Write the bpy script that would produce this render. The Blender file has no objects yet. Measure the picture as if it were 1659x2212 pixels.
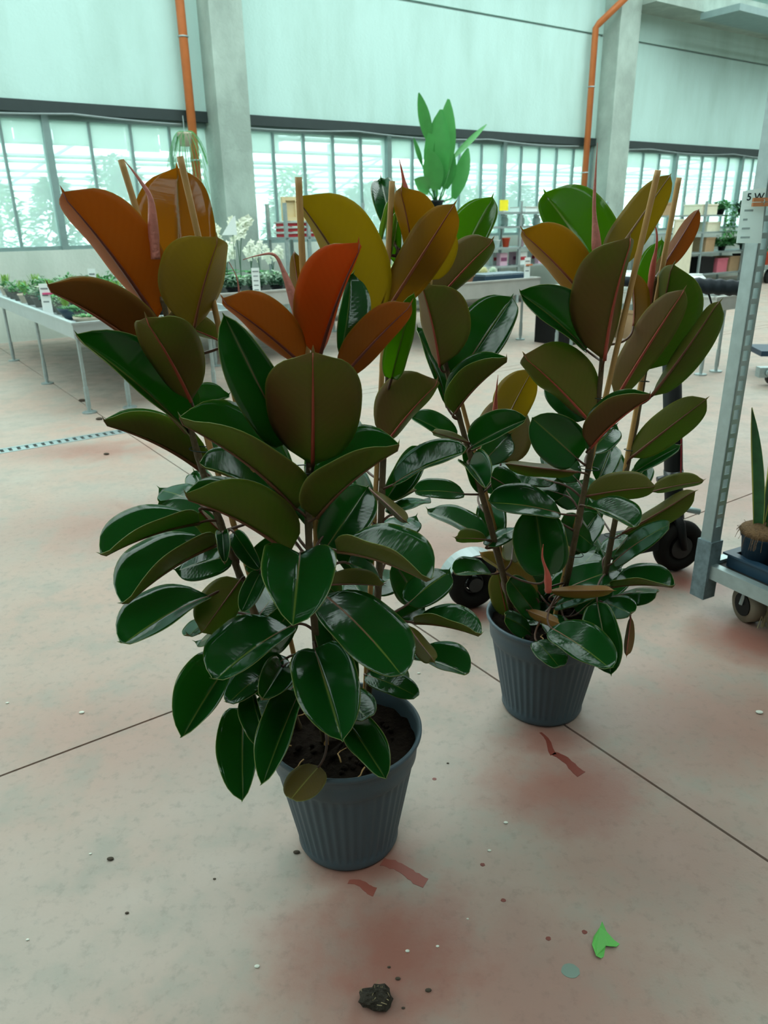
import bpy, math, random
import numpy as np
from mathutils import Vector, Matrix

# ------------------------------------------------------------------ camera, world, light, exposure
scene = bpy.context.scene
C = scene.collection
EYE = 1.45
PITCH, ROLL, AZ = math.radians(21.3), math.radians(1.05), math.radians(34.7)
F_ = Vector((0, math.cos(PITCH), -math.sin(PITCH)))
U0 = Vector((0, math.sin(PITCH), math.cos(PITCH))); R0 = Vector((1, 0, 0))
R_ = R0 * math.cos(ROLL) - U0 * math.sin(ROLL); U_ = R0 * math.sin(ROLL) + U0 * math.cos(ROLL)
cd = bpy.data.cameras.new('camera'); cam = bpy.data.objects.new('camera', cd); C.objects.link(cam)
cam.matrix_world = Matrix(((R_.x, U_.x, -F_.x, 0), (R_.y, U_.y, -F_.y, 0), (R_.z, U_.z, -F_.z, EYE), (0, 0, 0, 1)))
cd.sensor_fit = 'HORIZONTAL'; cd.sensor_width = 36.0; cd.lens = 36.0 * 1600 / 1659
cd.clip_start = 0.02; cd.clip_end = 300
cd.dof.use_dof = True; cd.dof.focus_distance = 1.75; cd.dof.aperture_fstop = 9.0
scene.camera = cam

world = bpy.data.worlds.new('overcast_sky'); scene.world = world; world.use_nodes = True
wb = world.node_tree.nodes['Background']
wb.inputs[0].default_value = (0.84, 1.0, 0.97, 1); wb.inputs[1].default_value = 2.6
vs = scene.view_settings
vs.view_transform = 'Standard'; vs.look = 'None'; vs.gamma = 1.0; vs.use_curve_mapping = False
vs.exposure = 0.75
try:
    scene.cycles.max_bounces = 10; scene.cycles.transparent_max_bounces = 24
    scene.cycles.diffuse_bounces = 5; scene.cycles.glossy_bounces = 4; scene.cycles.transmission_bounces = 6
    scene.cycles.sample_clamp_indirect = 6.0; scene.cycles.use_denoising = True
except Exception:
    pass

# ------------------------------------------------------------------ helpers
rnd = random.Random(7)
eA = (math.cos(AZ), math.sin(AZ)); eB = (-math.sin(AZ), math.cos(AZ))
def G(u, v, z=0.0):
    """building grid (u along the window wall, v towards it) -> world"""
    return Vector((u * eA[0] + v * eB[0], u * eA[1] + v * eB[1], z))
def S(r, g, b):
    return tuple(((c / 255) / 12.92 if c <= 10 else ((c / 255 + .055) / 1.055) ** 2.4) for c in (r, g, b))

MATS = {}
def mat(name, col, rough=.6, metal=0., var=.15, scale=8., bump=0., bscale=40., spec=.5, trans=0., coat=0.):
    if name in MATS: return MATS[name]
    m = bpy.data.materials.new(name); m.use_nodes = True; nt = m.node_tree; N = nt.nodes
    b = N['Principled BSDF']
    b.inputs['Roughness'].default_value = rough; b.inputs['Metallic'].default_value = metal
    b.inputs['Specular IOR Level'].default_value = spec
    b.inputs['Transmission Weight'].default_value = trans
    b.inputs['Coat Weight'].default_value = coat
    tc = N.new('ShaderNodeTexCoord')
    if var > 0:
        nz = N.new('ShaderNodeTexNoise'); nz.inputs['Scale'].default_value = scale; nz.inputs['Detail'].default_value = 4
        nt.links.new(tc.outputs['Object'], nz.inputs['Vector'])
        mx = N.new('ShaderNodeMix'); mx.data_type = 'RGBA'
        mx.inputs[6].default_value = tuple(c * (1 - var) for c in col) + (1,)
        mx.inputs[7].default_value = tuple(min(1, c * (1 + var)) for c in col) + (1,)
        nt.links.new(nz.outputs['Fac'], mx.inputs[0]); nt.links.new(mx.outputs[2], b.inputs['Base Color'])
    else:
        b.inputs['Base Color'].default_value = tuple(col) + (1,)
    if bump > 0:
        n2 = N.new('ShaderNodeTexNoise'); n2.inputs['Scale'].default_value = bscale; n2.inputs['Detail'].default_value = 5
        nt.links.new(tc.outputs['Object'], n2.inputs['Vector'])
        bp = N.new('ShaderNodeBump'); bp.inputs['Strength'].default_value = bump; bp.inputs['Distance'].default_value = .01
        nt.links.new(n2.outputs['Fac'], bp.inputs['Height']); nt.links.new(bp.outputs['Normal'], b.inputs['Normal'])
    MATS[name] = m
    return m

class MB:
    """collects shapes for ONE mesh object"""
    def __init__(s): s.v = []; s.f = []; s.mi = []
    def add(s, vs_, fs, mi=0):
        o = len(s.v); s.v += [tuple(p) for p in vs_]; s.f += [tuple(i + o for i in f) for f in fs]; s.mi += [mi] * len(fs); return s
    def hexa(s, p, mi=0):   # 8 points: bottom ring then top ring
        return s.add(p, [(3, 2, 1, 0), (4, 5, 6, 7), (0, 1, 5, 4), (1, 2, 6, 5), (2, 3, 7, 6), (3, 0, 4, 7)], mi)
    def box(s, c, d, mi=0, rz=0.):
        x, y, z = c; a, b, h = d[0] / 2, d[1] / 2, d[2] / 2; q = []
        for zz in (-h, h):
            for px, py in ((-a, -b), (a, -b), (a, b), (-a, b)):
                q.append((x + px * math.cos(rz) - py * math.sin(rz), y + px * math.sin(rz) + py * math.cos(rz), z + zz))
        return s.hexa(q, mi)
    def gbox(s, u0, u1, v0, v1, z0, z1, mi=0):   # box in building-grid coordinates
        q = [G(u, v, z) for z in (z0, z1) for u, v in ((u0, v0), (u1, v0), (u1, v1), (u0, v1))]
        return s.hexa(q, mi)
    def tube(s, pts, rad, n=8, mi=0, cap=True, flat=1.0):
        pts = [Vector(p) for p in pts]; k = len(pts)
        if not isinstance(rad, (list, tuple)): rad = [rad] * k
        t = (pts[1] - pts[0]).normalized()
        up = Vector((0, 0, 1)) if abs(t.z) < .9 else Vector((1, 0, 0))
        a = t.cross(up).normalized(); vs_ = []; fs = []
        for i in range(k):
            if i == 0: t = pts[1] - pts[0]
            elif i == k - 1: t = pts[-1] - pts[-2]
            else: t = pts[i + 1] - pts[i - 1]
            t.normalize(); a = (a - t * a.dot(t))
            if a.length < 1e-6: a = t.orthogonal()
            a.normalize(); b = t.cross(a)
            for j in range(n):
                w = 2 * math.pi * j / n
                vs_.append(pts[i] + (a * math.cos(w) + b * math.sin(w) * flat) * rad[i])
        for i in range(k - 1):
            for j in range(n):
                fs.append((i * n + j, i * n + (j + 1) % n, (i + 1) * n + (j + 1) % n, (i + 1) * n + j))
        if cap:
            fs.append(tuple(range(n))[::-1]); fs.append(tuple((k - 1) * n + j for j in range(n)))
        return s.add(vs_, fs, mi)
    def lathe(s, prof, n=32, c=(0, 0, 0), mi=0, fn=None, close=False):
        vs_ = []; fs = []; k = len(prof)
        for i, (r, z) in enumerate(prof):
            for j in range(n):
                w = 2 * math.pi * j / n; rr = fn(i, r, z, w) if fn else r
                vs_.append((c[0] + rr * math.cos(w), c[1] + rr * math.sin(w), c[2] + z))
        for i in range(k - 1):
            for j in range(n):
                fs.append((i * n + j, i * n + (j + 1) % n, (i + 1) * n + (j + 1) % n, (i + 1) * n + j))
        if prof[0][0] > 1e-5: fs.append(tuple(range(n))[::-1])
        if prof[-1][0] > 1e-5: fs.append(tuple((k - 1) * n + j for j in range(n)))
        return s.add(vs_, fs, mi)
    def ball(s, c, r, n=10, m=6, mi=0, sc=(1, 1, 1)):
        prof = [(max(1e-6, math.sin(math.pi * i / m)), -math.cos(math.pi * i / m)) for i in range(m + 1)]
        vs_ = []; fs = []
        for i, (rr, z) in enumerate(prof):
            for j in range(n):
                w = 2 * math.pi * j / n
                vs_.append((c[0] + r * sc[0] * rr * math.cos(w), c[1] + r * sc[1] * rr * math.sin(w), c[2] + r * sc[2] * z))
        for i in range(m):
            for j in range(n): fs.append((i * n + j, i * n + (j + 1) % n, (i + 1) * n + (j + 1) % n, (i + 1) * n + j))
        return s.add(vs_, fs, mi)
    def ring(s, c, axis, R, r, n=24, m=8, mi=0):
        a = Vector(axis).normalized(); p = a.orthogonal().normalized(); q = a.cross(p); c = Vector(c); vs_ = []; fs = []
        for i in range(n):
            w = 2 * math.pi * i / n; d = p * math.cos(w) + q * math.sin(w)
            for j in range(m):
                x = 2 * math.pi * j / m; vs_.append(c + d * (R + r * math.cos(x)) + a * r * math.sin(x))
        for i in range(n):
            for j in range(m):
                fs.append((i * m + j, ((i + 1) % n) * m + j, ((i + 1) % n) * m + (j + 1) % m, i * m + (j + 1) % m))
        return s.add(vs_, fs, mi)
    def disc(s, c, axis, R, th, n=24, mi=0):
        a = Vector(axis).normalized(); c = Vector(c)
        return s.tube([c - a * th / 2, c + a * th / 2], R, n, mi)
    def leaf(s, b, d, up, L, w, mi=0, curl=.15, n=3):
        """small simple leaf: folded strip of quads, with both edges raised"""
        b = Vector(b); d = Vector(d).normalized(); up = Vector(up); sd = d.cross(up)
        if sd.length < 1e-4: sd = d.orthogonal()
        sd.normalize(); nn = sd.cross(d).normalized(); vs_ = []; fs = []
        for i in range(n + 1):
            t = i / n; ww = w * (math.sin(math.pi * (0.08 + .9 * t)) ** .8) / 2
            p = b + d * L * t - nn * curl * L * t * t
            vs_ += [p - sd * ww + nn * ww * .35, p, p + sd * ww + nn * ww * .35]
        for i in range(n):
            k = i * 3; fs += [(k, k + 1, k + 4, k + 3), (k + 1, k + 2, k + 5, k + 4)]
        return s.add(vs_, fs, mi)
    def build(s, name, mats, parent=None, origin=None, smooth=False):
        me = bpy.data.meshes.new(name)
        o_ = Vector(origin) if origin is not None else Vector((0, 0, 0))
        me.from_pydata([tuple(Vector(p) - o_) for p in s.v], [], s.f)
        for m in (mats if isinstance(mats, (list, tuple)) else [mats]): me.materials.append(m)
        me.polygons.foreach_set('material_index', s.mi)
        if smooth: me.polygons.foreach_set('use_smooth', [True] * len(s.f))
        me.update()
        ob = bpy.data.objects.new(name, me); C.objects.link(ob); place(ob, o_, parent)
        return ob

def place(ob, loc, parent):
    loc = Vector(loc)
    if parent is not None:
        ob.parent = parent; q = parent; off = Vector((0, 0, 0))
        while q is not None: off = off + q.location; q = q.parent
        ob.location = loc - off
    else:
        ob.location = loc
def thing(name, label, cat, loc, group=None):
    o = bpy.data.objects.new(name, None); C.objects.link(o); o.location = loc; o.empty_display_size = .05
    return tag(o, label, cat, group)
def tag(o, label, cat, group=None):
    o['label'] = label; o['category'] = cat
    if group: o['group'] = group
    return o
def struct(o, label=None):
    o['kind'] = 'structure'
    if label: o['label'] = label
    return o
def copy_tree(o, loc, label=None, group=None, rz=None, sc=None):
    c = o.copy(); C.objects.link(c); c.location = loc
    if rz is not None: c.rotation_euler = (0, 0, rz)
    if sc is not None: c.scale = (sc, sc, sc)
    if label: c['label'] = label
    if group: c['group'] = group
    for ch in list(o.children):
        d = ch.copy(); C.objects.link(d); d.parent = c
        for g in list(ch.children):
            e = g.copy(); C.objects.link(e); e.parent = d
    return c

# ------------------------------------------------------------------ surface materials
def floor_material():
    m = bpy.data.materials.new('worn_floor_concrete'); m.use_nodes = True; nt = m.node_tree; N = nt.nodes; Lk = nt.links
    b = N['Principled BSDF']; geo = N.new('ShaderNodeNewGeometry'); P = geo.outputs['Position']
    def noise(sc, det=5, rg=.55):
        n = N.new('ShaderNodeTexNoise'); n.inputs['Scale'].default_value = sc; n.inputs['Detail'].default_value = det
        n.inputs['Roughness'].default_value = rg; Lk.new(P, n.inputs['Vector']); return n
    def ramp(sock, a, c):
        r = N.new('ShaderNodeMapRange'); r.inputs[1].default_value = a; r.inputs[2].default_value = c; r.interpolation_type = 'SMOOTHSTEP'
        Lk.new(sock, r.inputs[0]); return r.outputs[0]
    def mixc(f, a, c):
        x = N.new('ShaderNodeMix'); x.data_type = 'RGBA'
        for i, q in ((6, a), (7, c)):
            if isinstance(q, tuple): x.inputs[i].default_value = q + (1,)
            else: Lk.new(q, x.inputs[i])
        if isinstance(f, float): x.inputs[0].default_value = f
        else: Lk.new(f, x.inputs[0])
        return x.outputs[2]
    def mth(op, a, c):
        x = N.new('ShaderNodeMath'); x.operation = op
        for i, q in ((0, a), (1, c)):
            if isinstance(q, (int, float)): x.inputs[i].default_value = q
            else: Lk.new(q, x.inputs[i])
        x.use_clamp = op in ('ADD', 'MULTIPLY'); return x.outputs[0]
    n1 = noise(1.3, 6); n2 = noise(6, 7, .62); n3 = noise(34, 6, .65); n4 = noise(150, 3)
    base = mixc(ramp(n1.outputs['Fac'], .35, .68), (.36, .305, .258), (.39, .28, .228))
    base = mixc(mth('MULTIPLY', ramp(n2.outputs['Fac'], .45, .70), .6), base, (.27, .275, .235))
    base = mixc(mth('MULTIPLY', ramp(n3.outputs['Fac'], .50, .72), .5), base, (.21, .20, .17))
    # patches of the red floor paint that is left, each with its own outline
    red = None
    for (x, y, rx, ry, k) in RED_PATCHES:
        sub = N.new('ShaderNodeVectorMath'); sub.operation = 'SUBTRACT'; Lk.new(P, sub.inputs[0]); sub.inputs[1].default_value = (x, y, 0)
        dv = N.new('ShaderNodeVectorMath'); dv.operation = 'DIVIDE'; Lk.new(sub.outputs[0], dv.inputs[0]); dv.inputs[1].default_value = (rx, ry, 10)
        ln = N.new('ShaderNodeVectorMath'); ln.operation = 'LENGTH'; Lk.new(dv.outputs[0], ln.inputs[0])
        r = N.new('ShaderNodeMapRange'); r.inputs[1].default_value = 1.55; r.inputs[2].default_value = .55; r.interpolation_type = 'SMOOTHSTEP'
        au = N.new('ShaderNodeMath'); au.operation = 'MULTIPLY_ADD'; Lk.new(n2.outputs['Fac'], au.inputs[0]); au.inputs[1].default_value = 1.0; Lk.new(ln.outputs['Value'], au.inputs[2])
        Lk.new(au.outputs[0], r.inputs[0]); q = mth('MULTIPLY', r.outputs[0], k)
        red = q if red is None else mth('MAXIMUM', red, q)
    col = mixc(red, base, (.24, .075, .052))
    b.inputs['Roughness'].default_value = .42; b.inputs['Specular IOR Level'].default_value = .35
    Lk.new(col, b.inputs['Base Color'])
    rr = N.new('ShaderNodeMapRange'); rr.inputs[1].default_value = .3; rr.inputs[2].default_value = .7; rr.inputs[3].default_value = .36; rr.inputs[4].default_value = .62
    Lk.new(n2.outputs['Fac'], rr.inputs[0]); Lk.new(rr.outputs[0], b.inputs['Roughness'])
    bp = N.new('ShaderNodeBump'); bp.inputs['Strength'].default_value = .12; bp.inputs['Distance'].default_value = .004
    Lk.new(n4.outputs['Fac'], bp.inputs['Height']); Lk.new(bp.outputs['Normal'], b.inputs['Normal'])
    return m
RED_PATCHES = [(.0, 1.12, .36, .30, .85), (.30, 1.05, .55, .35, .5), (.50, 1.60, .36, .30, .75), (.68, 1.35, .6, .4, .42), (-.06, 1.36, .22, .12, .75), (1.28, 2.84, .25, .20, .9),
               (1.33, 2.34, .26, .26, .8), (1.05, 1.9, .55, .5, .45), (.3, 3.2, .9, .6, .5), (-1.2, 3.6, 1.2, .6, .45), (-2.1, 5.0, .9, .35, .5), (.36, 2.60, .18, .16, .85), (.49, 1.82, .24, .16, .75), (1.05, 1.2, .6, .5, .42), (2.3, 3.9, 1.2, .9, .35), (-.8, 1.9, .8, .35, .22)]
def concrete_material(name, col, dirt, streak=1.0):
    m = bpy.data.materials.new(name); m.use_nodes = True; nt = m.node_tree; N = nt.nodes; Lk = nt.links
    b = N['Principled BSDF']; b.inputs['Roughness'].default_value = .85
    tc = N.new('ShaderNodeTexCoord'); mp = N.new('ShaderNodeMapping'); mp.inputs['Scale'].default_value = (1, 1, .25 * streak)
    Lk.new(tc.outputs['Object'], mp.inputs['Vector'])
    n = N.new('ShaderNodeTexNoise'); n.inputs['Scale'].default_value = 1.6; n.inputs['Detail'].default_value = 7; n.inputs['Roughness'].default_value = .6
    Lk.new(mp.outputs[0], n.inputs['Vector'])
    r = N.new('ShaderNodeMapRange'); r.inputs[1].default_value = .42; r.inputs[2].default_value = .78; Lk.new(n.outputs['Fac'], r.inputs[0])
    x = N.new('ShaderNodeMix'); x.data_type = 'RGBA'; x.inputs[6].default_value = col + (1,); x.inputs[7].default_value = dirt + (1,)
    Lk.new(r.outputs[0], x.inputs[0]); Lk.new(x.outputs[2], b.inputs['Base Color'])
    n2 = N.new('ShaderNodeTexNoise'); n2.inputs['Scale'].default_value = 25; n2.inputs['Detail'].default_value = 5; Lk.new(tc.outputs['Object'], n2.inputs['Vector'])
    bp = N.new('ShaderNodeBump'); bp.inputs['Strength'].default_value = .25; bp.inputs['Distance'].default_value = .02
    Lk.new(n2.outputs['Fac'], bp.inputs['Height']); Lk.new(bp.outputs['Normal'], b.inputs['Normal'])
    return m
def glass_material():
    m = bpy.data.materials.new('window_glass'); m.use_nodes = True; nt = m.node_tree; N = nt.nodes; Lk = nt.links
    for n in list(N): N.remove(n)
    o = N.new('ShaderNodeOutputMaterial'); t = N.new('ShaderNodeBsdfTransparent'); t.inputs[0].default_value = (.86, .97, .95, 1)
    g = N.new('ShaderNodeBsdfGlossy'); g.inputs['Roughness'].default_value = .05; d = N.new('ShaderNodeBsdfDiffuse'); d.inputs[0].default_value = (.7, .9, .88, 1)
    a = N.new('ShaderNodeMixShader'); a.inputs[0].default_value = .05; Lk.new(t.outputs[0], a.inputs[1]); Lk.new(g.outputs[0], a.inputs[2])
    tl = N.new('ShaderNodeBsdfTranslucent'); tl.inputs[0].default_value = (.80, .93, .90, 1)      # grime and condensation on the panes scatter the daylight
    gz = N.new('ShaderNodeMixShader'); gz.inputs[0].default_value = .6; Lk.new(d.outputs[0], gz.inputs[1]); Lk.new(tl.outputs[0], gz.inputs[2])
    e = N.new('ShaderNodeMixShader'); e.inputs[0].default_value = .36; Lk.new(a.outputs[0], e.inputs[1]); Lk.new(gz.outputs[0], e.inputs[2])
    Lk.new(e.outputs[0], o.inputs[0]); return m
M_FLOOR = floor_material()
M_PANEL = concrete_material('pale_wall_panel', (.46, .66, .62), (.38, .55, .50))
M_PILLAR = concrete_material('bare_concrete', (.27, .34, .30), (.44, .55, .49), 3)
M_SILL = concrete_material('sill_concrete', (.45, .52, .46), (.60, .66, .60))
M_GLASS = glass_material()
M_FRAME = mat('grey_window_frame', (.20, .29, .28), .5, .3)
M_DARK = mat('dark_lintel', (.025, .04, .04), .6, .2)  # near-black colour for the band over the windows
M_GALV = mat('galvanised_steel', (.38, .47, .47), .42, .65, .2, 30)
M_ALU = mat('bench_aluminium', (.50, .57, .58), .4, .6, .1)
M_PIPE = mat('orange_drain_pipe', (.46, .13, .03), .5)
M_WHITE = mat('white_paper', (.75, .82, .80), .7, 0, .05)
M_NAVY = mat('navy_plastic', (.018, .05, .085), .45)
M_TERRA = mat('terracotta', (.42, .17, .09), .8)
M_BLACK = mat('black_plastic', (.006, .007, .007), .5, spec=.2)
M_RUBBER = mat('black_rubber', (.008, .007, .006), .8, spec=.15)
M_SOIL = mat('potting_soil', (.012, .008, .005), 1.0, 0, .6, 60, .9, 90, spec=.1)
M_CARD = mat('cardboard', (.36, .24, .13), .85)
M_WOOD = mat('pale_wood', (.62, .50, .28), .7)
M_CREAM = mat('cream_board', (.66, .64, .48), .8)
M_RED = mat('red_crate', (.42, .02, .03), .5)
M_STEELGREY = mat('grey_bench_lip', (.46, .47, .44), .6, .2)
M_FOL = [mat('foliage_' + n, c, .5, 0, .35, 20) for n, c in (('mid', (.06, .26, .07)), ('deep', (.016, .09, .035)), ('grey', (.26, .38, .26)), ('lime', (.20, .38, .07)), ('blue', (.04, .18, .11)))]
M_SHRUB = [mat('greenhouse_foliage_' + str(i), c, .7, 0, .3, 6) for i, c in enumerate(((.09, .28, .10), (.13, .33, .09), (.07, .24, .10)))]  # the shrubs' own greens
M_PETAL = mat('white_petal', (.80, .84, .70), .6, 0, .06)
M_YELLOW = mat('yellow_petal', (.75, .55, .06), .6)
M_PINK = mat('pink_card', (.65, .08, .22), .6)

# ------------------------------------------------------------------ the setting
WV = 11.5; ZL = 3.0; ZS = 1.18
fl = MB(); fl.gbox(-9, 30, -9, 12, -.3, -.012)
floor = struct(fl.build('floor', mat('joint_filler', (.07, .065, .055), .9)), 'worn beige and red concrete floor')
J = .004
us = [-9, 1.52, 11, 30]; vv = [-9, 2.03, 5.60, None, 5.74, 12]
for i in range(3):
    for (a, b) in ((-9, 2.03), (2.03, 5.605), (5.745, 12)):
        MB().gbox(us[i] + J, us[i + 1] - J, a + J, b - J, -.02, 0).build('slab', M_FLOOR, floor)
MB().gbox(2.3, 30, 5.605 + J, 5.745 - J, -.02, 0).build('slab', M_FLOOR, floor)
MB().gbox(-9, -4.2, 5.605 + J, 5.745 - J, -.02, 0).build('slab', M_FLOOR, floor)
dr = thing('drain_grate', 'narrow slotted steel drain grate set across the concrete floor', 'drain', G(.5, 5.675, -.02))
r = MB(); r.gbox(-4.2, 2.3, 5.606, 5.632, -.02, .001); r.gbox(-4.2, 2.3, 5.718, 5.744, -.02, .001); r.build('rail', M_GALV, dr)
sl = MB(); sl.gbox(-.016, .016, 5.63, 5.72, -.012, -.001)
s0 = None
for k in range(118):
    u = -4.15 + k * .055
    if s0 is None:
        s0 = sl.build('slat', M_GALV, dr); me0 = s0.data; base_loc = s0.location.copy()
        s0.location = base_loc + G(u, 0)
    else:
        o = bpy.data.objects.new('slat', me0); C.objects.link(o); o.parent = dr; o.location = base_loc + G(u, 0)

# window wall: panels above, pillars, sill wall, windows
wall = MB(); wall.gbox(-9, 30, WV, WV + .25, 0, ZS)
wall_back = struct(wall.build('wall_back', M_SILL), 'low concrete wall under the windows')
PIL = [(-3.55, -3.1), (4.92, 5.42), (13.45, 14.05), (22.2, 22.75)]
edges = [-9] + [x for p in PIL for x in p] + [30]
for i in range(0, len(edges), 2):
    a, b = edges[i], edges[i + 1]
    p = MB().gbox(a - .02, b + .02, WV - .02, WV + .25, ZL, 4.82).build('panel', M_PANEL, wall_back)
    p = MB().gbox(a - .02, b + .02, WV - .02, WV + .25, 4.86, 6.2).build('panel', M_PANEL, wall_back)
    MB().gbox(a - .02, b + .02, WV + .02, WV + .2, 4.81, 4.87).build('panel_joint', mat('panel_joint_grey', (.30, .38, .36), .9), wall_back)
    MB().gbox(a, b, WV - .05, WV + .2, ZL - .13, ZL + .01).build('lintel', M_DARK, wall_back)
for i, (a, b) in enumerate(PIL):
    q = MB(); q.gbox(a, b, WV - .42, WV + .3, 0, 6.2)
    struct(q.build('pillar', M_PILLAR), 'bare concrete pillar between wall panels')
def pipe(u, bend):
    v = WV - .16
    pts = [G(u, v, .0), G(u, v, 4.9)] + ([G(u + .02, v - .06, 4.97), G(u + .3, v - .42, 5.35), G(u + .34, v - .44, 5.45), G(u + .34, v - .44, 6.0)] if bend else [G(u, v, 6.0)])
    t = thing('drain_pipe', 'orange drain pipe running up beside a concrete pillar' + (', bent outwards at the top' if bend else ', straight all the way'), 'pipe', G(u, v, 0))
    MB().tube(pts, .062, 16).build('pipe', M_PIPE, t, smooth=True)
    for z in (1.0, 2.35, 3.9):
        MB().ring(G(u, v, z), (0, 0, 1), .064, .012, 20, 6).build('clamp', M_GALV, t, smooth=True)
pipe(4.62, False); pipe(13.05, True)
# windows, one per bay, with posts and panes
bays = [(-3.1, 4.92), (5.42, 13.45), (14.05, 22.2), (22.75, 30)]
for n, (a, b) in enumerate(bays):
    w = struct(thing('window_%d' % (n + 1), 'tall greenhouse window bay with thin grey bars', 'window', G(a, WV + .1, ZS)))
    del w['category']
    MB().gbox(a, b, WV + .03, WV + .2, ZS, ZS + .05).build('window_sill', M_FRAME, w)
    MB().gbox(a, b, WV + .04, WV + .18, ZL - .20, ZL - .12).build('head_rail', M_FRAME, w)
    posts = [x for x in (-.08, 2.66, 5.47, 8.22, 10.94, 13.42, 16.35, 19.05, 21.8, 24.5, 27.2) if a <= x <= b]
    xs = sorted(set([a, b] + posts))
    for x in posts: MB().gbox(x - .045, x + .045, WV + .0, WV + .17, ZS, ZL - .1).build('window_post', M_FRAME, w)
    for i in range(len(xs) - 1):
        k = max(1, round((xs[i + 1] - xs[i]) / .55)); st = (xs[i + 1] - xs[i]) / k
        for j in range(k):
            u0 = xs[i] + j * st
            if j: MB().gbox(u0 - .016, u0 + .016, WV + .05, WV + .13, ZS, ZL - .1).build('glazing_bar', M_FRAME, w)
            MB().gbox(u0 + .01, u0 + st - .01, WV + .085, WV + .093, ZS + .03, ZL - .12).build('pane', M_GLASS, w)
# cables sagging under the lintel
for n, (a, b) in enumerate(((-3.0, 4.5), (5.45, 12.9), (14.1, 22.1))):
    for m_ in range(1):
        pts = []
        for k in range(61):
            t = k / 60; u = a + (b - a) * t
            pts.append(G(u, WV - .07 - .03 * m_, ZL - .13 - (.05 + .05 * m_) * abs(math.sin(t * math.pi * (2.5 + m_ * .7) + n))))
        c_ = MB().tube(pts, .014, 6).build('cable', mat('grey_cable', (.22, .27, .27), .6), smooth=True)
        tag(c_, ['thin grey cable sagging along the lintel over the left windows', 'thin grey cable sagging along the lintel between the two pillars', 'thin grey cable sagging along the lintel right of the bent pipe'][n], 'cable')
# roof sheets out of view; gaps placed to shape highlights and light near floor
bm_ = MB(); bm_.gbox(14.05, 30, WV - .75, WV, 5.35, 5.75)
struct(bm_.build('trim_1', M_PILLAR), 'concrete gutter beam along the wall top')
bm_ = MB(); bm_.gbox(15.5, 30, WV - 1.6, WV - .75, 5.2, 5.32); struct(bm_.build('trim_2', M_FRAME), 'grey steel purlin under the roof')
M_CEIL = mat('roof_sheet', (.50, .58, .56), .8)
for v0, v1 in ((-9, -2.2), (-.6, 3.6), (11.0, 13)):  # narrow gap behind the camera added to brighten the near floor
    struct(MB().gbox(-9, 30, v0, v1, 6.2, 6.35).build('ceiling', M_CEIL), 'unseen roof sheeting, with gaps left to shape the light')
for k in range(14):  # beams and purlins out of view, added to streak the leaf highlights
    u = -8 + k * 2.9
    struct(MB().gbox(u, u + .16, -2.2, 11.0, 6.05, 6.2).build('added_roof_beam', M_GALV), 'unseen steel beam added across the roof gaps to streak highlights')
for k in range(5):
    v = 5.1 + k * 1.35
    struct(MB().gbox(-9, 30, v, v + .1, 6.1, 6.2).build('added_roof_beam', M_GALV), 'unseen steel purlin added along the roof gaps to streak highlights')
M_SIDE = mat('side_wall_render', (.30, .33, .31), .9)
struct(MB().gbox(-9.3, -9, -9, 12, 0, 6.3).build('wall_left', M_SIDE), 'plain side wall')
struct(MB().gbox(30, 30.3, -9, 12, 0, 6.3).build('wall_right', M_SIDE), 'plain side wall')
struct(MB().gbox(-9, 30, -9.3, -9, 0, 6.3).build('wall_front', M_SIDE), 'plain wall behind')

# greenhouse beyond the glass
gr = MB(); gr.gbox(-25, 55, WV + .3, 60, -.35, -.05)
struct(gr.build('greenhouse_ground', mat('pale_gravel', (.42, .43, .38), .9)), 'pale gravel ground of the greenhouse')
M_GH = mat('greenhouse_bar', (.42, .46, .46), .5, .3)
gh = thing('greenhouse', 'pale greenhouse roof structure seen through the windows', 'greenhouse', G(8, 20, 0))
for i, (v, z) in enumerate(((13.6, 3.05), (15.0, 3.1), (16.6, 3.0), (18.4, 2.9), (20.5, 2.95), (23, 2.9), (26, 2.9), (30, 2.9), (35, 2.9))):
    MB().tube([G(-25, v, z), G(55, v, z)], .05 if i else .06, 6).build('roof_bar', M_GH, gh)
for i in range(14):
    u = -20 + i * 5.2
    MB().tube([G(u, 12.3, 4.2), G(u, 36, 2.9)], .05, 6).build('rafter', M_GH, gh)
    MB().tube([G(u, 18.4, 0), G(u, 18.4, 3.4)], .06, 6).build('post', M_GH, gh)
    MB().tube([G(u, 18.4, 2.2), G(u + 2.0, 18.4, 3.3)], .035, 6).build('brace', M_GH, gh)
M_NET = mat('shade_net', (.60, .64, .58), .9)
for i in range(5):
    u = -14 + i * 12
    n_ = MB()
    for k in range(16):
        z0 = 3.2 - .03 * (k % 3); n_.gbox(u + .6 * k, u + .6 * k + .58, 14.3 + .02 * (k % 2), 14.33 + .02 * (k % 2), 2.75 + .05 * math.sin(k), z0)
    n_.build('shade_screen', M_NET, gh)
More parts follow.
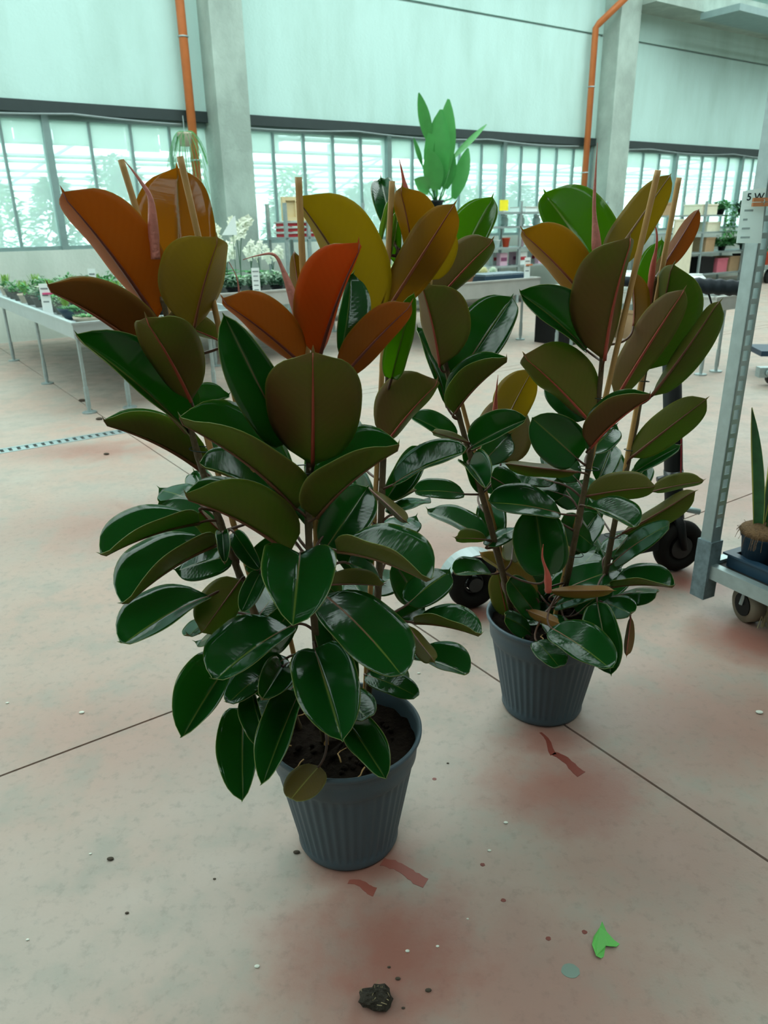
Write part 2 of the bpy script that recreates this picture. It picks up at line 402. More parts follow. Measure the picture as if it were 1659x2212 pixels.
def bush(u, v, h, w, seed, mi):
    q = random.Random(seed); f = MB(); nl = 900
    for _ in range(nl):
        zz = q.random() ** .8; rr = w * (math.sin(math.pi * min(.98, .12 + zz * .85)) ** .6) * math.sqrt(q.random()); a = q.random() * 6.283
        p = G(u, v, 0) + Vector((rr * math.cos(a), rr * math.sin(a), .08 + zz * h))
        d = Vector((math.cos(a) + q.uniform(-.6, .6), math.sin(a) + q.uniform(-.6, .6), q.uniform(-.5, .8)))
        f.leaf(p, d, (q.uniform(-.4, .4), q.uniform(-.4, .4), 1), q.uniform(.14, .24), q.uniform(.06, .12), n=2)
    t = thing('greenhouse_shrub', 'hazy green shrub growing ' + ('close behind the window glass' if v < 15 else 'in the far row behind the window glass'), 'shrub', G(u, v, -.05), 'near row of shrubs' if v < 15 else 'far row of shrubs')
    f.build('foliage', M_SHRUB[mi], t)
    tr = MB(); tr.tube([G(u, v, -.06), G(u + .03, v, h * .7)], .03, 6); tr.build('stem', M_CARD, t)
k = 0
for (u, v, h, w) in ((-1.6, 14.0, 2.0, .75), (.1, 13.8, 1.8, .7), (1.7, 14.0, 1.75, .7), (3.1, 13.6, 2.1, .55), (4.4, 14.0, 2.3, .6), (5.9, 13.9, 1.9, .7), (7.5, 14.0, 1.8, .7), (9.1, 13.9, 2.0, .7), (10.7, 14.1, 1.8, .7), (12.3, 14.0, 2.1, .7), (13.9, 14.1, 2.2, .7), (15.6, 14.2, 2.0, .75), (17.3, 14.2, 1.5, .7), (19.1, 14.3, 1.3, .7),
                     (.6, 16.6, 2.5, .9), (2.7, 16.8, 2.2, .8), (5.0, 16.7, 2.7, .8), (7.0, 16.9, 2.3, .9), (9.2, 16.8, 2.6, .9), (11.4, 17.0, 2.3, .9), (13.7, 16.8, 2.5, 1.0), (16.2, 17.0, 2.0, .9)):
    k += 1; bush(u, v, h, w * .8, k, k % 3)

# ------------------------------------------------------------------ rubber plants
STEMS = {
    'A': [(-0.153,1.475,0.265), (-0.152,1.395,0.472), (-0.151,1.380,0.612), (-0.153,1.370,0.834), (-0.142,1.360,1.014), (-0.130,1.355,1.133), (-0.111,1.360,1.251)],
    'B': [(-0.218,1.525,0.265), (-0.287,1.470,0.608), (-0.336,1.500,0.757), (-0.384,1.520,0.936), (-0.413,1.530,1.097), (-0.424,1.530,1.231), (-0.433,1.530,1.322)],
    'C': [(-0.057,1.595,0.265), (-0.020,1.560,0.613), (-0.009,1.580,0.784), (0.000,1.600,0.945), (0.014,1.610,1.132), (0.028,1.620,1.306), (0.041,1.620,1.398)],
    'D': [(0.407,2.055,0.265), (0.318,1.900,0.578), (0.273,1.890,0.736), (0.214,1.880,0.929), (0.165,1.870,1.101), (0.123,1.870,1.271), (0.102,1.870,1.389)],
    'E': [(0.543,2.050,0.265), (0.533,1.920,0.558), (0.547,1.900,0.761), (0.555,1.880,0.947), (0.555,1.870,1.117), (0.546,1.870,1.275), (0.531,1.870,1.382)],
    'F': [(0.674,2.074,0.265), (0.687,2.060,0.521), (0.704,2.070,0.668), (0.727,2.080,0.836), (0.740,2.080,1.026), (0.740,2.080,1.192), (0.740,2.080,1.301)],
}
# leaves: stem, kind, base, tip, left edge vector, right edge vector, arch, joint on the stem (metres)
LEAVES = [
    ('B','orange',(-0.450,1.530,1.278),(-0.534,1.350,1.509),(0.063,0.040,0.054),(-0.060,0.045,0.013),0.05,(-0.426,1.530,1.254)),
    ('B','bronze_top',(-0.410,1.580,1.299),(-0.412,1.685,1.568),(-0.081,-0.037,0.014),(0.083,-0.018,0.008),0.05,(-0.429,1.530,1.277)),
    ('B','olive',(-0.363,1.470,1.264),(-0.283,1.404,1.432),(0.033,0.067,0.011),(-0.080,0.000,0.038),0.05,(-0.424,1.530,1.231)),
    ('B','bronze',(-0.455,1.530,1.183),(-0.594,1.350,1.357),(0.050,0.012,0.052),(0.032,0.029,0.056),0.05,(-0.418,1.530,1.164)),
    ('B','mature',(-0.414,1.528,1.043),(-0.558,1.348,1.280),(0.033,-0.057,-0.023),(0.065,0.017,0.052),0.05,(-0.398,1.525,1.017)),
    ('B','mature_brown',(-0.378,1.448,1.129),(-0.394,1.273,1.307),(0.053,0.030,0.034),(-0.057,0.018,0.013),0.05,(-0.413,1.530,1.097)),
    ('B','mature_brown',(-0.329,1.538,1.233),(-0.419,1.462,1.284),(0.008,0.012,0.032),(-0.021,0.018,-0.009),0.05,(-0.421,1.530,1.198)),
    ('B','mature',(-0.435,1.558,1.066),(-0.339,1.642,1.095),(-0.013,-0.002,0.048),(0.026,-0.031,0.003),0.05,(-0.406,1.527,1.057)),
    ('B','mature_olive',(-0.404,1.589,0.935),(-0.567,1.439,1.090),(0.043,0.003,0.047),(0.023,0.030,0.053),0.05,(-0.378,1.518,0.914)),
    ('B','mature',(-0.235,1.539,0.878),(-0.385,1.439,0.998),(0.022,-0.034,-0.001),(-0.002,0.063,0.051),0.05,(-0.354,1.508,0.824)),
    ('B','mature',(-0.378,1.541,0.780),(-0.523,1.604,0.858),(-0.031,-0.043,-0.023),(0.034,0.059,0.015),0.05,(-0.342,1.502,0.779)),
    ('B','mature',(-0.398,1.480,0.856),(-0.552,1.296,0.855),(0.037,-0.031,0.044),(-0.051,0.043,0.037),0.05,(-0.360,1.510,0.846)),
    ('B','mature',(-0.366,1.474,0.807),(-0.510,1.262,0.764),(0.039,-0.039,0.061),(-0.079,0.047,0.031),0.05,(-0.342,1.502,0.779)),
    ('B','mature',(-0.375,1.404,0.718),(-0.511,1.220,0.705),(0.035,-0.026,0.003),(-0.061,0.044,0.025),0.05,(-0.318,1.489,0.701)),
    ('B','mature',(-0.336,1.501,0.767),(-0.473,1.507,0.726),(0.008,-0.028,-0.030),(-0.001,0.046,0.010),0.05,(-0.330,1.496,0.738)),
    ('B','mature_olive',(-0.316,1.459,0.729),(-0.379,1.331,0.671),(-0.046,0.012,0.024),(0.020,0.010,-0.044),0.02,(-0.318,1.489,0.701)),
    ('B','mature',(-0.264,1.414,0.767),(-0.296,1.326,0.715),(0.026,-0.010,0.001),(-0.015,-0.007,0.022),0.05,(-0.318,1.489,0.701)),
    ('B','mature',(-0.350,1.477,0.832),(-0.325,1.363,0.804),(0.017,-0.001,0.021),(-0.014,-0.008,0.022),0.05,(-0.348,1.505,0.802)),
    ('B','mature',(-0.325,1.476,0.834),(-0.258,1.404,0.772),(0.014,-0.006,0.023),(-0.021,-0.020,0.001),0.05,(-0.348,1.505,0.802)),
    ('B','mature_brown',(-0.395,1.485,0.881),(-0.340,1.555,0.773),(-0.025,-0.008,-0.018),(-0.008,0.023,0.011),0.05,(-0.366,1.512,0.869)),
    ('B','mature',(-0.378,1.474,0.632),(-0.416,1.341,0.652),(0.022,-0.007,-0.003),(-0.033,0.009,-0.006),0.05,(-0.293,1.474,0.627)),
    ('B','mature',(-0.353,1.475,0.583),(-0.455,1.543,0.516),(-0.006,-0.019,-0.011),(0.015,0.031,0.008),0.05,(-0.278,1.477,0.565)),
    ('B','mature',(-0.431,1.620,0.845),(-0.559,1.747,0.837),(-0.022,-0.024,-0.023),(0.031,0.032,0.009),0.05,(-0.360,1.510,0.846)),
    ('A','scarlet',(-0.112,1.349,1.224),(-0.025,1.257,1.422),(0.020,0.057,0.018),(-0.068,0.013,0.036),0.05,(-0.118,1.358,1.207)),
    ('A','mature',(-0.077,1.399,1.219),(-0.055,1.478,1.364),(-0.014,-0.030,0.018),(0.044,-0.006,-0.003),0.05,(-0.118,1.358,1.207)),
    ('A','orange',(-0.140,1.338,1.214),(-0.259,1.240,1.339),(0.030,0.020,0.044),(-0.033,0.033,-0.005),0.05,(-0.121,1.357,1.192)),
    ('A','orange',(-0.075,1.337,1.187),(0.055,1.259,1.326),(0.027,0.026,-0.011),(-0.028,0.012,0.033),0.05,(-0.126,1.356,1.163)),
    ('A','mature_brown',(-0.130,1.310,1.035),(-0.106,1.161,1.265),(0.086,0.021,0.005),(-0.085,0.011,0.016),0.05,(-0.142,1.360,1.014)),
    ('A','mature',(-0.178,1.348,1.069),(-0.257,1.231,1.329),(-0.034,-0.037,-0.027),(0.050,-0.021,0.006),0.05,(-0.139,1.359,1.044)),
    ('A','mature_olive',(-0.171,1.348,0.935),(-0.353,1.207,1.153),(0.068,-0.048,0.026),(0.016,0.076,0.062),0.05,(-0.149,1.366,0.902)),
    ('A','mature_olive',(-0.192,1.360,0.834),(-0.367,1.245,1.000),(0.063,-0.007,0.061),(-0.003,0.075,0.048),0.05,(-0.153,1.371,0.807)),
    ('C','mature_brown',(0.005,1.566,0.998),(0.119,1.502,1.148),(0.038,0.059,-0.004),(-0.056,0.031,0.056),0.05,(0.002,1.601,0.969)),
    ('A','mature_olive',(-0.132,1.336,0.920),(0.042,1.270,1.080),(-0.029,0.074,0.061),(-0.055,-0.060,0.035),0.05,(-0.149,1.366,0.902)),
    ('A','mature',(-0.128,1.410,0.814),(-0.034,1.527,0.914),(-0.033,-0.016,0.050),(0.051,-0.034,-0.008),0.05,(-0.152,1.373,0.779)),
    ('A','mature',(-0.094,1.340,0.847),(0.089,1.213,0.830),(0.051,0.069,0.035),(-0.027,-0.047,0.057),0.05,(-0.153,1.370,0.834)),
    ('A','mature',(-0.169,1.347,0.839),(-0.163,1.116,0.793),(0.078,-0.005,0.034),(-0.064,-0.013,0.056),0.06,(-0.153,1.371,0.807)),
    ('A','mature',(-0.126,1.355,0.742),(0.035,1.161,0.660),(0.067,0.055,0.000),(-0.050,-0.039,-0.005),0.05,(-0.152,1.375,0.723)),
    ('A','mature',(-0.199,1.368,0.663),(-0.336,1.197,0.636),(0.040,-0.033,0.007),(-0.072,0.054,0.018),0.05,(-0.151,1.379,0.640)),
    ('A','mature',(-0.219,1.404,0.563),(-0.332,1.260,0.539),(0.027,-0.020,-0.006),(-0.038,0.029,0.008),0.05,(-0.151,1.388,0.542)),
    ('A','mature',(-0.150,1.337,0.625),(-0.084,1.145,0.529),(0.064,-0.005,0.055),(-0.065,-0.039,0.033),0.05,(-0.151,1.380,0.612)),
    ('B','mature',(-0.360,1.440,0.524),(-0.429,1.251,0.461),(0.062,-0.036,0.040),(-0.043,-0.011,0.081),0.05,(-0.270,1.484,0.522)),
    ('B','mature',(-0.330,1.412,0.426),(-0.301,1.203,0.336),(0.046,-0.012,0.043),(-0.051,-0.024,0.039),0.03,(-0.252,1.497,0.437)),
    ('A','mature',(-0.193,1.359,0.500),(-0.250,1.148,0.425),(0.037,-0.024,0.038),(-0.040,-0.007,0.051),0.03,(-0.152,1.395,0.472)),
    ('B','mature',(-0.292,1.351,0.506),(-0.243,1.234,0.444),(0.012,-0.014,0.036),(-0.036,-0.023,0.016),0.05,(-0.270,1.484,0.522)),
    ('C','mature',(-0.053,1.562,0.409),(0.079,1.468,0.402),(0.024,0.033,0.006),(-0.018,-0.024,-0.010),0.05,(-0.043,1.582,0.396)),
    ('C','mature',(0.067,1.547,0.562),(0.219,1.443,0.578),(0.031,0.050,0.024),(-0.024,-0.029,0.039),0.05,(-0.024,1.564,0.570)),
    ('C','mature',(0.027,1.566,0.559),(0.099,1.671,0.533),(-0.027,0.019,-0.000),(0.018,-0.015,-0.011),0.05,(-0.029,1.569,0.526)),
    ('C','mature',(0.052,1.564,0.603),(0.163,1.643,0.650),(-0.032,0.044,0.001),(0.030,-0.030,-0.020),0.05,(-0.024,1.564,0.570)),
    ('C','mature',(0.065,1.557,0.460),(0.195,1.462,0.465),(0.039,0.054,0.020),(-0.021,-0.029,0.008),0.05,(-0.038,1.577,0.439)),
    ('C','mature_olive',(0.049,1.507,0.580),(0.100,1.355,0.581),(-0.012,-0.004,-0.028),(0.026,0.009,-0.009),0.05,(-0.024,1.564,0.570)),
    ('A','mature',(-0.089,1.378,0.408),(-0.002,1.225,0.369),(0.033,0.006,0.050),(-0.040,-0.029,0.026),0.04,(-0.152,1.425,0.394)),
    ('A','dry',(-0.151,1.305,0.349),(-0.209,1.220,0.330),(0.033,-0.020,-0.009),(-0.037,0.026,-0.005),0.02,(-0.152,1.435,0.368)),
    ('A','mature_olive',(-0.128,1.404,0.739),(-0.002,1.350,0.760),(0.011,0.021,-0.015),(0.004,0.021,0.027),0.05,(-0.152,1.375,0.723)),
    ('A','mature',(-0.078,1.426,0.779),(-0.007,1.505,0.688),(-0.006,0.029,0.020),(0.005,-0.017,-0.010),0.05,(-0.152,1.374,0.751)),
    ('A','mature',(-0.212,1.420,0.996),(-0.290,1.496,1.103),(-0.036,-0.018,-0.014),(0.035,0.004,0.023),0.05,(-0.145,1.363,0.969)),
    ('A','mature',(-0.295,1.486,0.538),(-0.216,1.575,0.572),(-0.035,0.028,0.008),(0.029,-0.020,-0.016),0.05,(-0.151,1.391,0.507)),
    ('A','mature',(-0.203,1.480,0.452),(-0.271,1.293,0.476),(0.038,-0.015,-0.011),(-0.048,0.016,-0.007),0.02,(-0.152,1.425,0.394)),
    ('A','mature',(-0.221,1.469,0.802),(-0.293,1.644,0.869),(-0.043,-0.025,0.020),(0.038,-0.000,0.040),0.05,(-0.152,1.373,0.779)),
    ('A','mature',(-0.137,1.447,0.642),(-0.064,1.288,0.545),(0.033,-0.006,0.035),(-0.039,-0.026,0.013),0.05,(-0.151,1.380,0.612)),
    ('A','mature',(-0.148,1.581,0.843),(-0.144,1.752,0.948),(-0.042,-0.028,0.047),(0.065,-0.017,0.026),0.05,(-0.153,1.371,0.807)),
    ('A','mature',(-0.130,1.452,0.456),(-0.037,1.310,0.459),(0.043,0.028,-0.002),(-0.033,-0.021,-0.004),0.02,(-0.152,1.415,0.420)),
    ('B','mature',(-0.286,1.474,0.630),(-0.241,1.628,0.633),(-0.043,0.013,0.002),(0.035,-0.010,-0.012),0.05,(-0.287,1.470,0.608)),
    ('B','mature',(-0.336,1.461,0.505),(-0.269,1.531,0.378),(0.003,0.036,0.022),(-0.011,-0.028,-0.021),0.05,(-0.261,1.490,0.480)),
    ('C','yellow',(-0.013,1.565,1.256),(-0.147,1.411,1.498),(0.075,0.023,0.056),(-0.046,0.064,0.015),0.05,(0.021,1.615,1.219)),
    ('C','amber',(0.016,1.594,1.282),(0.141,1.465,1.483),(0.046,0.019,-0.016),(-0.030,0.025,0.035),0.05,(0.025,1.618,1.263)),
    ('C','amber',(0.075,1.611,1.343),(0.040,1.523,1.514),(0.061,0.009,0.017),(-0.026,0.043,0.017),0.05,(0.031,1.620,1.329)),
    ('C','mature',(0.027,1.685,1.429),(0.008,1.850,1.541),(-0.032,-0.013,0.013),(0.025,-0.014,0.024),0.05,(0.041,1.620,1.398)),
    ('C','pale',(0.014,1.616,1.358),(0.038,1.668,1.474),(-0.009,-0.018,0.010),(0.009,-0.019,0.007),0.05,(0.031,1.620,1.329)),
    ('C','pale',(0.003,1.620,1.412),(0.022,1.656,1.494),(-0.007,-0.012,0.007),(0.007,-0.013,0.004),0.05,(0.039,1.620,1.386)),
    ('C','fresh',(0.035,1.648,1.369),(0.044,1.704,1.502),(-0.024,-0.013,0.007),(0.013,-0.020,0.007),0.05,(0.033,1.620,1.341)),
    ('C','yellow',(0.105,1.670,1.334),(0.141,1.613,1.444),(0.035,0.003,-0.010),(-0.010,0.025,0.016),0.05,(0.030,1.620,1.318)),
    ('C','fresh',(0.021,1.554,1.145),(0.069,1.479,1.333),(-0.033,-0.020,0.000),(0.019,-0.028,-0.016),0.05,(0.012,1.609,1.109)),
    ('C','mature',(0.003,1.604,0.852),(0.083,1.701,0.956),(-0.016,-0.026,0.036),(0.042,-0.030,-0.004),0.05,(-0.007,1.585,0.824)),
    ('C','mature',(0.020,1.574,0.901),(0.187,1.490,1.003),(-0.001,0.044,0.037),(-0.010,-0.028,-0.007),0.05,(-0.003,1.593,0.885)),
    ('C','mature_olive',(-0.029,1.542,0.902),(0.043,1.401,0.882),(0.007,0.007,-0.025),(0.025,0.013,-0.005),0.05,(-0.004,1.590,0.864)),
    ('C','mature',(0.016,1.585,0.825),(0.118,1.720,0.807),(-0.034,0.025,-0.005),(0.019,-0.015,-0.001),0.05,(-0.008,1.583,0.804)),
    ('C','mature_olive',(0.009,1.596,0.848),(0.088,1.723,0.838),(-0.016,0.008,-0.018),(-0.021,0.014,0.013),0.05,(-0.007,1.585,0.824)),
    ('C','mature',(-0.032,1.614,0.805),(-0.081,1.806,0.832),(-0.057,-0.016,0.010),(0.028,-0.000,0.051),0.05,(-0.009,1.580,0.784)),
    ('C','mature',(-0.006,1.621,0.730),(0.085,1.799,0.729),(-0.046,0.024,0.004),(0.035,-0.018,-0.015),0.05,(-0.013,1.573,0.720)),
    ('C','mature',(-0.026,1.572,0.569),(-0.087,1.741,0.586),(-0.043,-0.016,0.005),(0.023,0.004,0.039),0.05,(-0.029,1.569,0.526)),
    ('A','amber',(-0.148,1.440,1.244),(-0.167,1.520,1.411),(0.028,0.021,-0.007),(-0.020,0.023,-0.013),0.05,(-0.116,1.359,1.221)),
    ('D','fresh',(0.158,1.907,1.278),(0.289,2.000,1.508),(-0.059,-0.005,0.036),(0.040,-0.047,-0.004),0.05,(0.128,1.870,1.250)),
    ('D','mature_brown',(0.139,1.855,1.275),(0.257,1.753,1.411),(0.040,0.035,-0.009),(-0.038,0.018,0.046),0.05,(0.128,1.870,1.250)),
    ('D','mature_brown',(0.145,1.840,1.116),(0.094,1.765,1.320),(0.091,0.014,0.028),(-0.034,0.070,0.018),0.05,(0.165,1.870,1.101)),
    ('D','mature',(0.192,1.892,1.071),(0.348,1.998,1.267),(-0.063,0.001,0.050),(0.049,-0.054,-0.010),0.05,(0.183,1.874,1.037)),
    ('D','mature',(0.170,1.896,1.000),(0.091,2.026,1.190),(-0.022,-0.042,0.020),(0.055,-0.010,0.029),0.05,(0.202,1.877,0.972)),
    ('D','mature_olive',(0.183,1.857,0.993),(0.311,1.766,1.147),(-0.044,0.024,0.050),(-0.053,-0.025,0.029),0.05,(0.202,1.877,0.972)),
    ('D','yellow',(0.344,1.998,0.940),(0.426,2.077,1.065),(0.045,0.016,-0.040),(-0.057,0.028,0.020),0.05,(0.229,1.882,0.881)),
    ('D','mature_brown',(0.337,2.024,0.805),(0.363,2.153,0.980),(0.086,-0.001,-0.012),(-0.078,0.034,-0.013),0.05,(0.265,1.889,0.760)),
    ('D','mature',(0.231,1.862,0.901),(0.365,1.777,0.998),(-0.030,0.008,0.049),(-0.017,-0.043,-0.013),0.05,(0.229,1.882,0.881)),
    ('D','mature',(0.198,1.901,0.908),(0.076,1.984,0.957),(-0.020,-0.029,-0.001),(0.016,0.001,0.039),0.05,(0.229,1.882,0.881)),
    ('D','mature_olive',(0.226,1.861,0.913),(0.125,1.766,0.969),(-0.010,0.019,0.015),(-0.019,0.015,-0.009),0.05,(0.229,1.882,0.881)),
    ('D','mature',(0.222,1.834,0.862),(0.252,1.690,0.837),(0.026,-0.005,0.058),(-0.045,-0.015,0.032),0.05,(0.236,1.884,0.857)),
    ('D','mature',(0.218,1.911,0.897),(0.272,1.920,0.748),(0.021,-0.029,0.006),(-0.021,-0.029,-0.009),0.05,(0.229,1.882,0.881)),
    ('D','mature',(0.220,1.889,0.761),(0.070,1.833,0.791),(0.005,-0.023,-0.015),(-0.008,0.034,0.023),0.05,(0.265,1.889,0.760)),
    ('D','mature',(0.280,1.887,0.626),(0.119,2.005,0.669),(-0.019,-0.026,-0.001),(0.035,0.040,0.022),0.05,(0.307,1.897,0.618)),
    ('D','mature_olive',(0.283,1.877,0.630),(0.189,1.784,0.675),(-0.004,0.015,0.024),(-0.016,0.007,-0.017),0.05,(0.307,1.897,0.618)),
    ('E','mature',(0.485,1.887,0.699),(0.266,1.836,0.755),(0.004,-0.038,-0.017),(-0.003,0.056,0.040),0.05,(0.542,1.907,0.685)),
    ('E','mature',(0.519,1.887,0.855),(0.378,1.864,0.982),(-0.038,-0.028,-0.047),(0.046,-0.010,0.049),0.05,(0.550,1.893,0.831)),
    ('E','mature_olive',(0.513,1.854,0.830),(0.310,1.809,0.873),(-0.006,0.035,0.007),(-0.011,0.019,-0.032),0.05,(0.549,1.895,0.807)),
    ('E','mature',(0.480,1.953,0.768),(0.355,2.081,0.752),(-0.018,-0.020,-0.022),(0.032,0.031,0.003),0.05,(0.545,1.902,0.735)),
    ('D','mature',(0.451,1.873,0.515),(0.425,1.951,0.706),(-0.085,-0.035,0.003),(0.065,-0.057,0.032),0.03,(0.340,1.939,0.500)),
    ('D','mature',(0.318,1.980,0.561),(0.313,2.118,0.643),(-0.048,-0.021,0.032),(0.047,-0.022,0.040),0.05,(0.340,1.939,0.500)),
    ('D','mature',(0.282,1.866,0.615),(0.389,1.971,0.625),(-0.025,0.027,-0.008),(0.020,-0.019,-0.011),0.05,(0.312,1.899,0.598)),
    ('D','mature_olive',(0.365,1.938,0.535),(0.396,2.069,0.572),(0.024,-0.001,-0.016),(-0.029,0.008,-0.004),0.05,(0.340,1.939,0.500)),
    ('D','mature',(0.306,1.916,0.505),(0.180,1.828,0.549),(0.016,-0.023,-0.001),(-0.020,0.042,0.027),0.05,(0.340,1.939,0.500)),
    ('D','caramel',(0.447,1.953,0.405),(0.277,2.030,0.522),(0.030,0.020,0.030),(-0.003,0.030,-0.024),0.08,(0.374,1.997,0.383)),
    ('D','mature',(0.452,1.936,0.352),(0.348,1.913,0.498),(-0.028,-0.021,-0.023),(0.025,0.034,0.023),0.02,(0.385,2.016,0.343)),
    ('D','mature_brown',(0.379,2.036,0.301),(0.342,2.041,0.456),(0.040,0.006,0.009),(-0.039,0.010,-0.010),0.02,(0.396,2.035,0.304)),
    ('D','caramel',(0.413,1.914,0.387),(0.480,1.804,0.405),(0.003,-0.002,-0.024),(0.019,0.013,0.006),0.05,(0.374,1.997,0.383)),
    ('E','mature',(0.507,2.018,0.376),(0.744,2.084,0.434),(-0.023,0.063,0.021),(0.016,-0.045,-0.016),0.05,(0.540,2.017,0.338)),
    ('E','caramel',(0.471,1.905,0.454),(0.619,1.786,0.515),(0.018,0.007,-0.030),(0.020,0.028,0.005),0.05,(0.537,1.969,0.448)),
    ('E','mature',(0.501,1.952,0.373),(0.618,1.854,0.469),(0.026,0.036,0.006),(-0.010,-0.024,-0.013),0.05,(0.539,2.001,0.375)),
    ('F','mature',(0.689,2.012,0.407),(0.831,1.878,0.467),(0.035,0.055,0.041),(-0.046,-0.034,0.031),0.05,(0.680,2.067,0.393)),
    ('F','mature',(0.716,2.079,0.339),(0.814,1.949,0.415),(0.042,0.030,-0.004),(-0.013,-0.029,-0.034),0.05,(0.677,2.071,0.329)),
    ('E','mature',(0.453,1.780,0.405),(0.577,1.602,0.377),(0.066,0.043,0.017),(-0.044,-0.029,-0.008),0.04,(0.537,1.969,0.448)),
    ('E','mature',(0.419,1.800,0.353),(0.463,1.678,0.336),(0.046,0.016,0.001),(-0.034,-0.012,-0.004),0.03,(0.538,1.985,0.411)),
    ('F','mature',(0.591,1.833,0.454),(0.613,1.713,0.288),(0.033,-0.043,0.035),(-0.064,-0.019,0.006),0.03,(0.682,2.065,0.425)),
    ('F','mature_brown',(0.750,1.994,0.314),(0.706,1.877,0.250),(-0.008,0.013,-0.019),(0.020,0.001,-0.016),0.05,(0.675,2.072,0.297)),
    ('D','mature',(0.443,1.955,0.278),(0.341,1.919,0.367),(-0.014,-0.025,-0.026),(-0.002,0.042,0.015),0.08,(0.396,2.035,0.304)),
    ('E','mature',(0.586,1.990,0.330),(0.717,2.092,0.365),(-0.027,0.035,0.002),(0.024,-0.027,-0.011),0.05,(0.541,2.033,0.302)),
    ('E','mature',(0.604,2.104,0.309),(0.545,2.264,0.365),(-0.049,-0.016,-0.005),(0.021,-0.009,0.047),0.05,(0.543,2.050,0.265)),
    ('F','mature',(0.695,2.134,0.375),(0.658,2.310,0.462),(-0.059,-0.013,0.001),(0.030,-0.018,0.049),0.05,(0.679,2.069,0.361)),
    ('E','mature',(0.546,2.017,0.513),(0.668,2.156,0.590),(-0.032,0.002,0.046),(0.041,-0.038,0.003),0.05,(0.537,1.969,0.448)),
    ('E','mature',(0.560,1.986,0.673),(0.500,2.163,0.743),(-0.051,-0.010,-0.018),(0.060,0.021,-0.003),0.05,(0.538,1.912,0.634)),
    ('D','mature',(0.283,2.015,0.725),(0.411,2.149,0.764),(-0.041,0.038,0.003),(0.034,-0.027,-0.022),0.05,(0.284,1.893,0.697)),
    ('E','mature',(0.488,1.984,0.328),(0.538,1.833,0.306),(0.046,0.015,0.002),(-0.037,-0.011,-0.009),0.02,(0.540,2.017,0.338)),
    ('E','fresh',(0.559,1.933,1.307),(0.424,2.076,1.517),(-0.071,-0.052,-0.010),(0.069,-0.035,0.068),0.05,(0.546,1.870,1.275)),
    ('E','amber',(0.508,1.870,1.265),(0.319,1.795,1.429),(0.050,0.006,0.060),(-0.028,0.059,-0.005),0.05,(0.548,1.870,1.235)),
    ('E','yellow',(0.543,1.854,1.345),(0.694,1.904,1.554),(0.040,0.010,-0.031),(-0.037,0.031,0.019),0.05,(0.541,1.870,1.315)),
    ('E','mature_brown',(0.547,1.825,1.128),(0.546,1.692,1.417),(0.051,0.065,0.030),(-0.092,0.050,0.023),0.05,(0.555,1.871,1.096)),
    ('E','mature',(0.523,1.911,1.140),(0.323,1.849,1.295),(-0.002,-0.062,-0.028),(0.053,-0.019,0.061),0.05,(0.555,1.870,1.117)),
    ('E','mature_brown',(0.531,1.858,0.968),(0.341,1.810,1.145),(0.067,0.019,0.077),(-0.034,0.078,-0.016),0.05,(0.555,1.880,0.947)),
    ('E','mature',(0.536,1.899,0.960),(0.446,2.005,1.041),(-0.027,-0.005,-0.023),(-0.002,-0.020,0.024),0.05,(0.554,1.883,0.924)),
    ('F','mature_brown',(0.647,2.018,0.986),(0.735,1.846,1.293),(0.061,0.022,-0.005),(-0.032,0.050,0.037),0.05,(0.735,2.080,0.955)),
    ('F','mature_olive',(0.744,2.093,1.050),(0.739,1.967,1.346),(0.104,-0.019,-0.007),(-0.014,0.082,0.035),0.05,(0.740,2.080,1.026)),
    ('F','mature_olive',(0.760,2.057,0.984),(0.843,1.897,1.261),(0.061,0.004,-0.016),(0.007,0.050,0.027),0.05,(0.735,2.080,0.955)),
    ('F','orange',(0.773,2.120,1.328),(0.866,2.152,1.479),(0.030,0.001,-0.019),(-0.014,0.029,0.002),0.05,(0.740,2.080,1.301)),
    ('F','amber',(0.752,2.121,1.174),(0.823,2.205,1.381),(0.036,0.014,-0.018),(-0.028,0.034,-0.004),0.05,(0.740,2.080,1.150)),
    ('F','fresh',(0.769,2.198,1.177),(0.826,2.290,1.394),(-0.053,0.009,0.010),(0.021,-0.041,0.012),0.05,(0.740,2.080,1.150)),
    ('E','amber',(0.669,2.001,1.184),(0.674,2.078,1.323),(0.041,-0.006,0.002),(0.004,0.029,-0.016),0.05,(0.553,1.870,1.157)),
    ('F','mature_olive',(0.722,2.058,0.804),(0.855,1.913,1.008),(0.046,-0.000,-0.030),(-0.019,0.037,0.039),0.05,(0.718,2.076,0.773)),
    ('E','mature_brown',(0.536,1.839,0.900),(0.649,1.730,1.060),(-0.035,0.031,0.046),(-0.053,-0.003,0.035),0.05,(0.552,1.887,0.877)),
    ('F','mature',(0.738,2.075,0.750),(0.884,2.112,0.820),(-0.014,0.002,0.029),(0.008,-0.028,-0.003),0.05,(0.712,2.074,0.731)),
    ('E','mature_olive',(0.553,1.902,0.744),(0.694,1.776,0.812),(0.028,0.013,-0.034),(0.001,0.026,0.045),0.05,(0.544,1.905,0.710)),
    ('F','mature_olive',(0.798,2.071,0.692),(0.904,1.968,0.757),(0.022,0.012,-0.017),(-0.001,0.019,0.031),0.05,(0.707,2.071,0.689)),
    ('F','mature_olive',(0.727,2.077,0.556),(0.874,1.949,0.740),(0.039,-0.003,-0.033),(0.013,0.041,0.018),0.05,(0.689,2.061,0.540)),
    ('E','mature',(0.543,1.855,0.732),(0.631,1.687,0.730),(0.053,0.027,0.027),(-0.029,-0.015,0.006),0.05,(0.544,1.905,0.710)),
    ('F','mature',(0.691,2.040,0.472),(0.823,1.940,0.646),(0.018,0.055,0.017),(0.000,-0.037,-0.021),0.05,(0.684,2.064,0.457)),
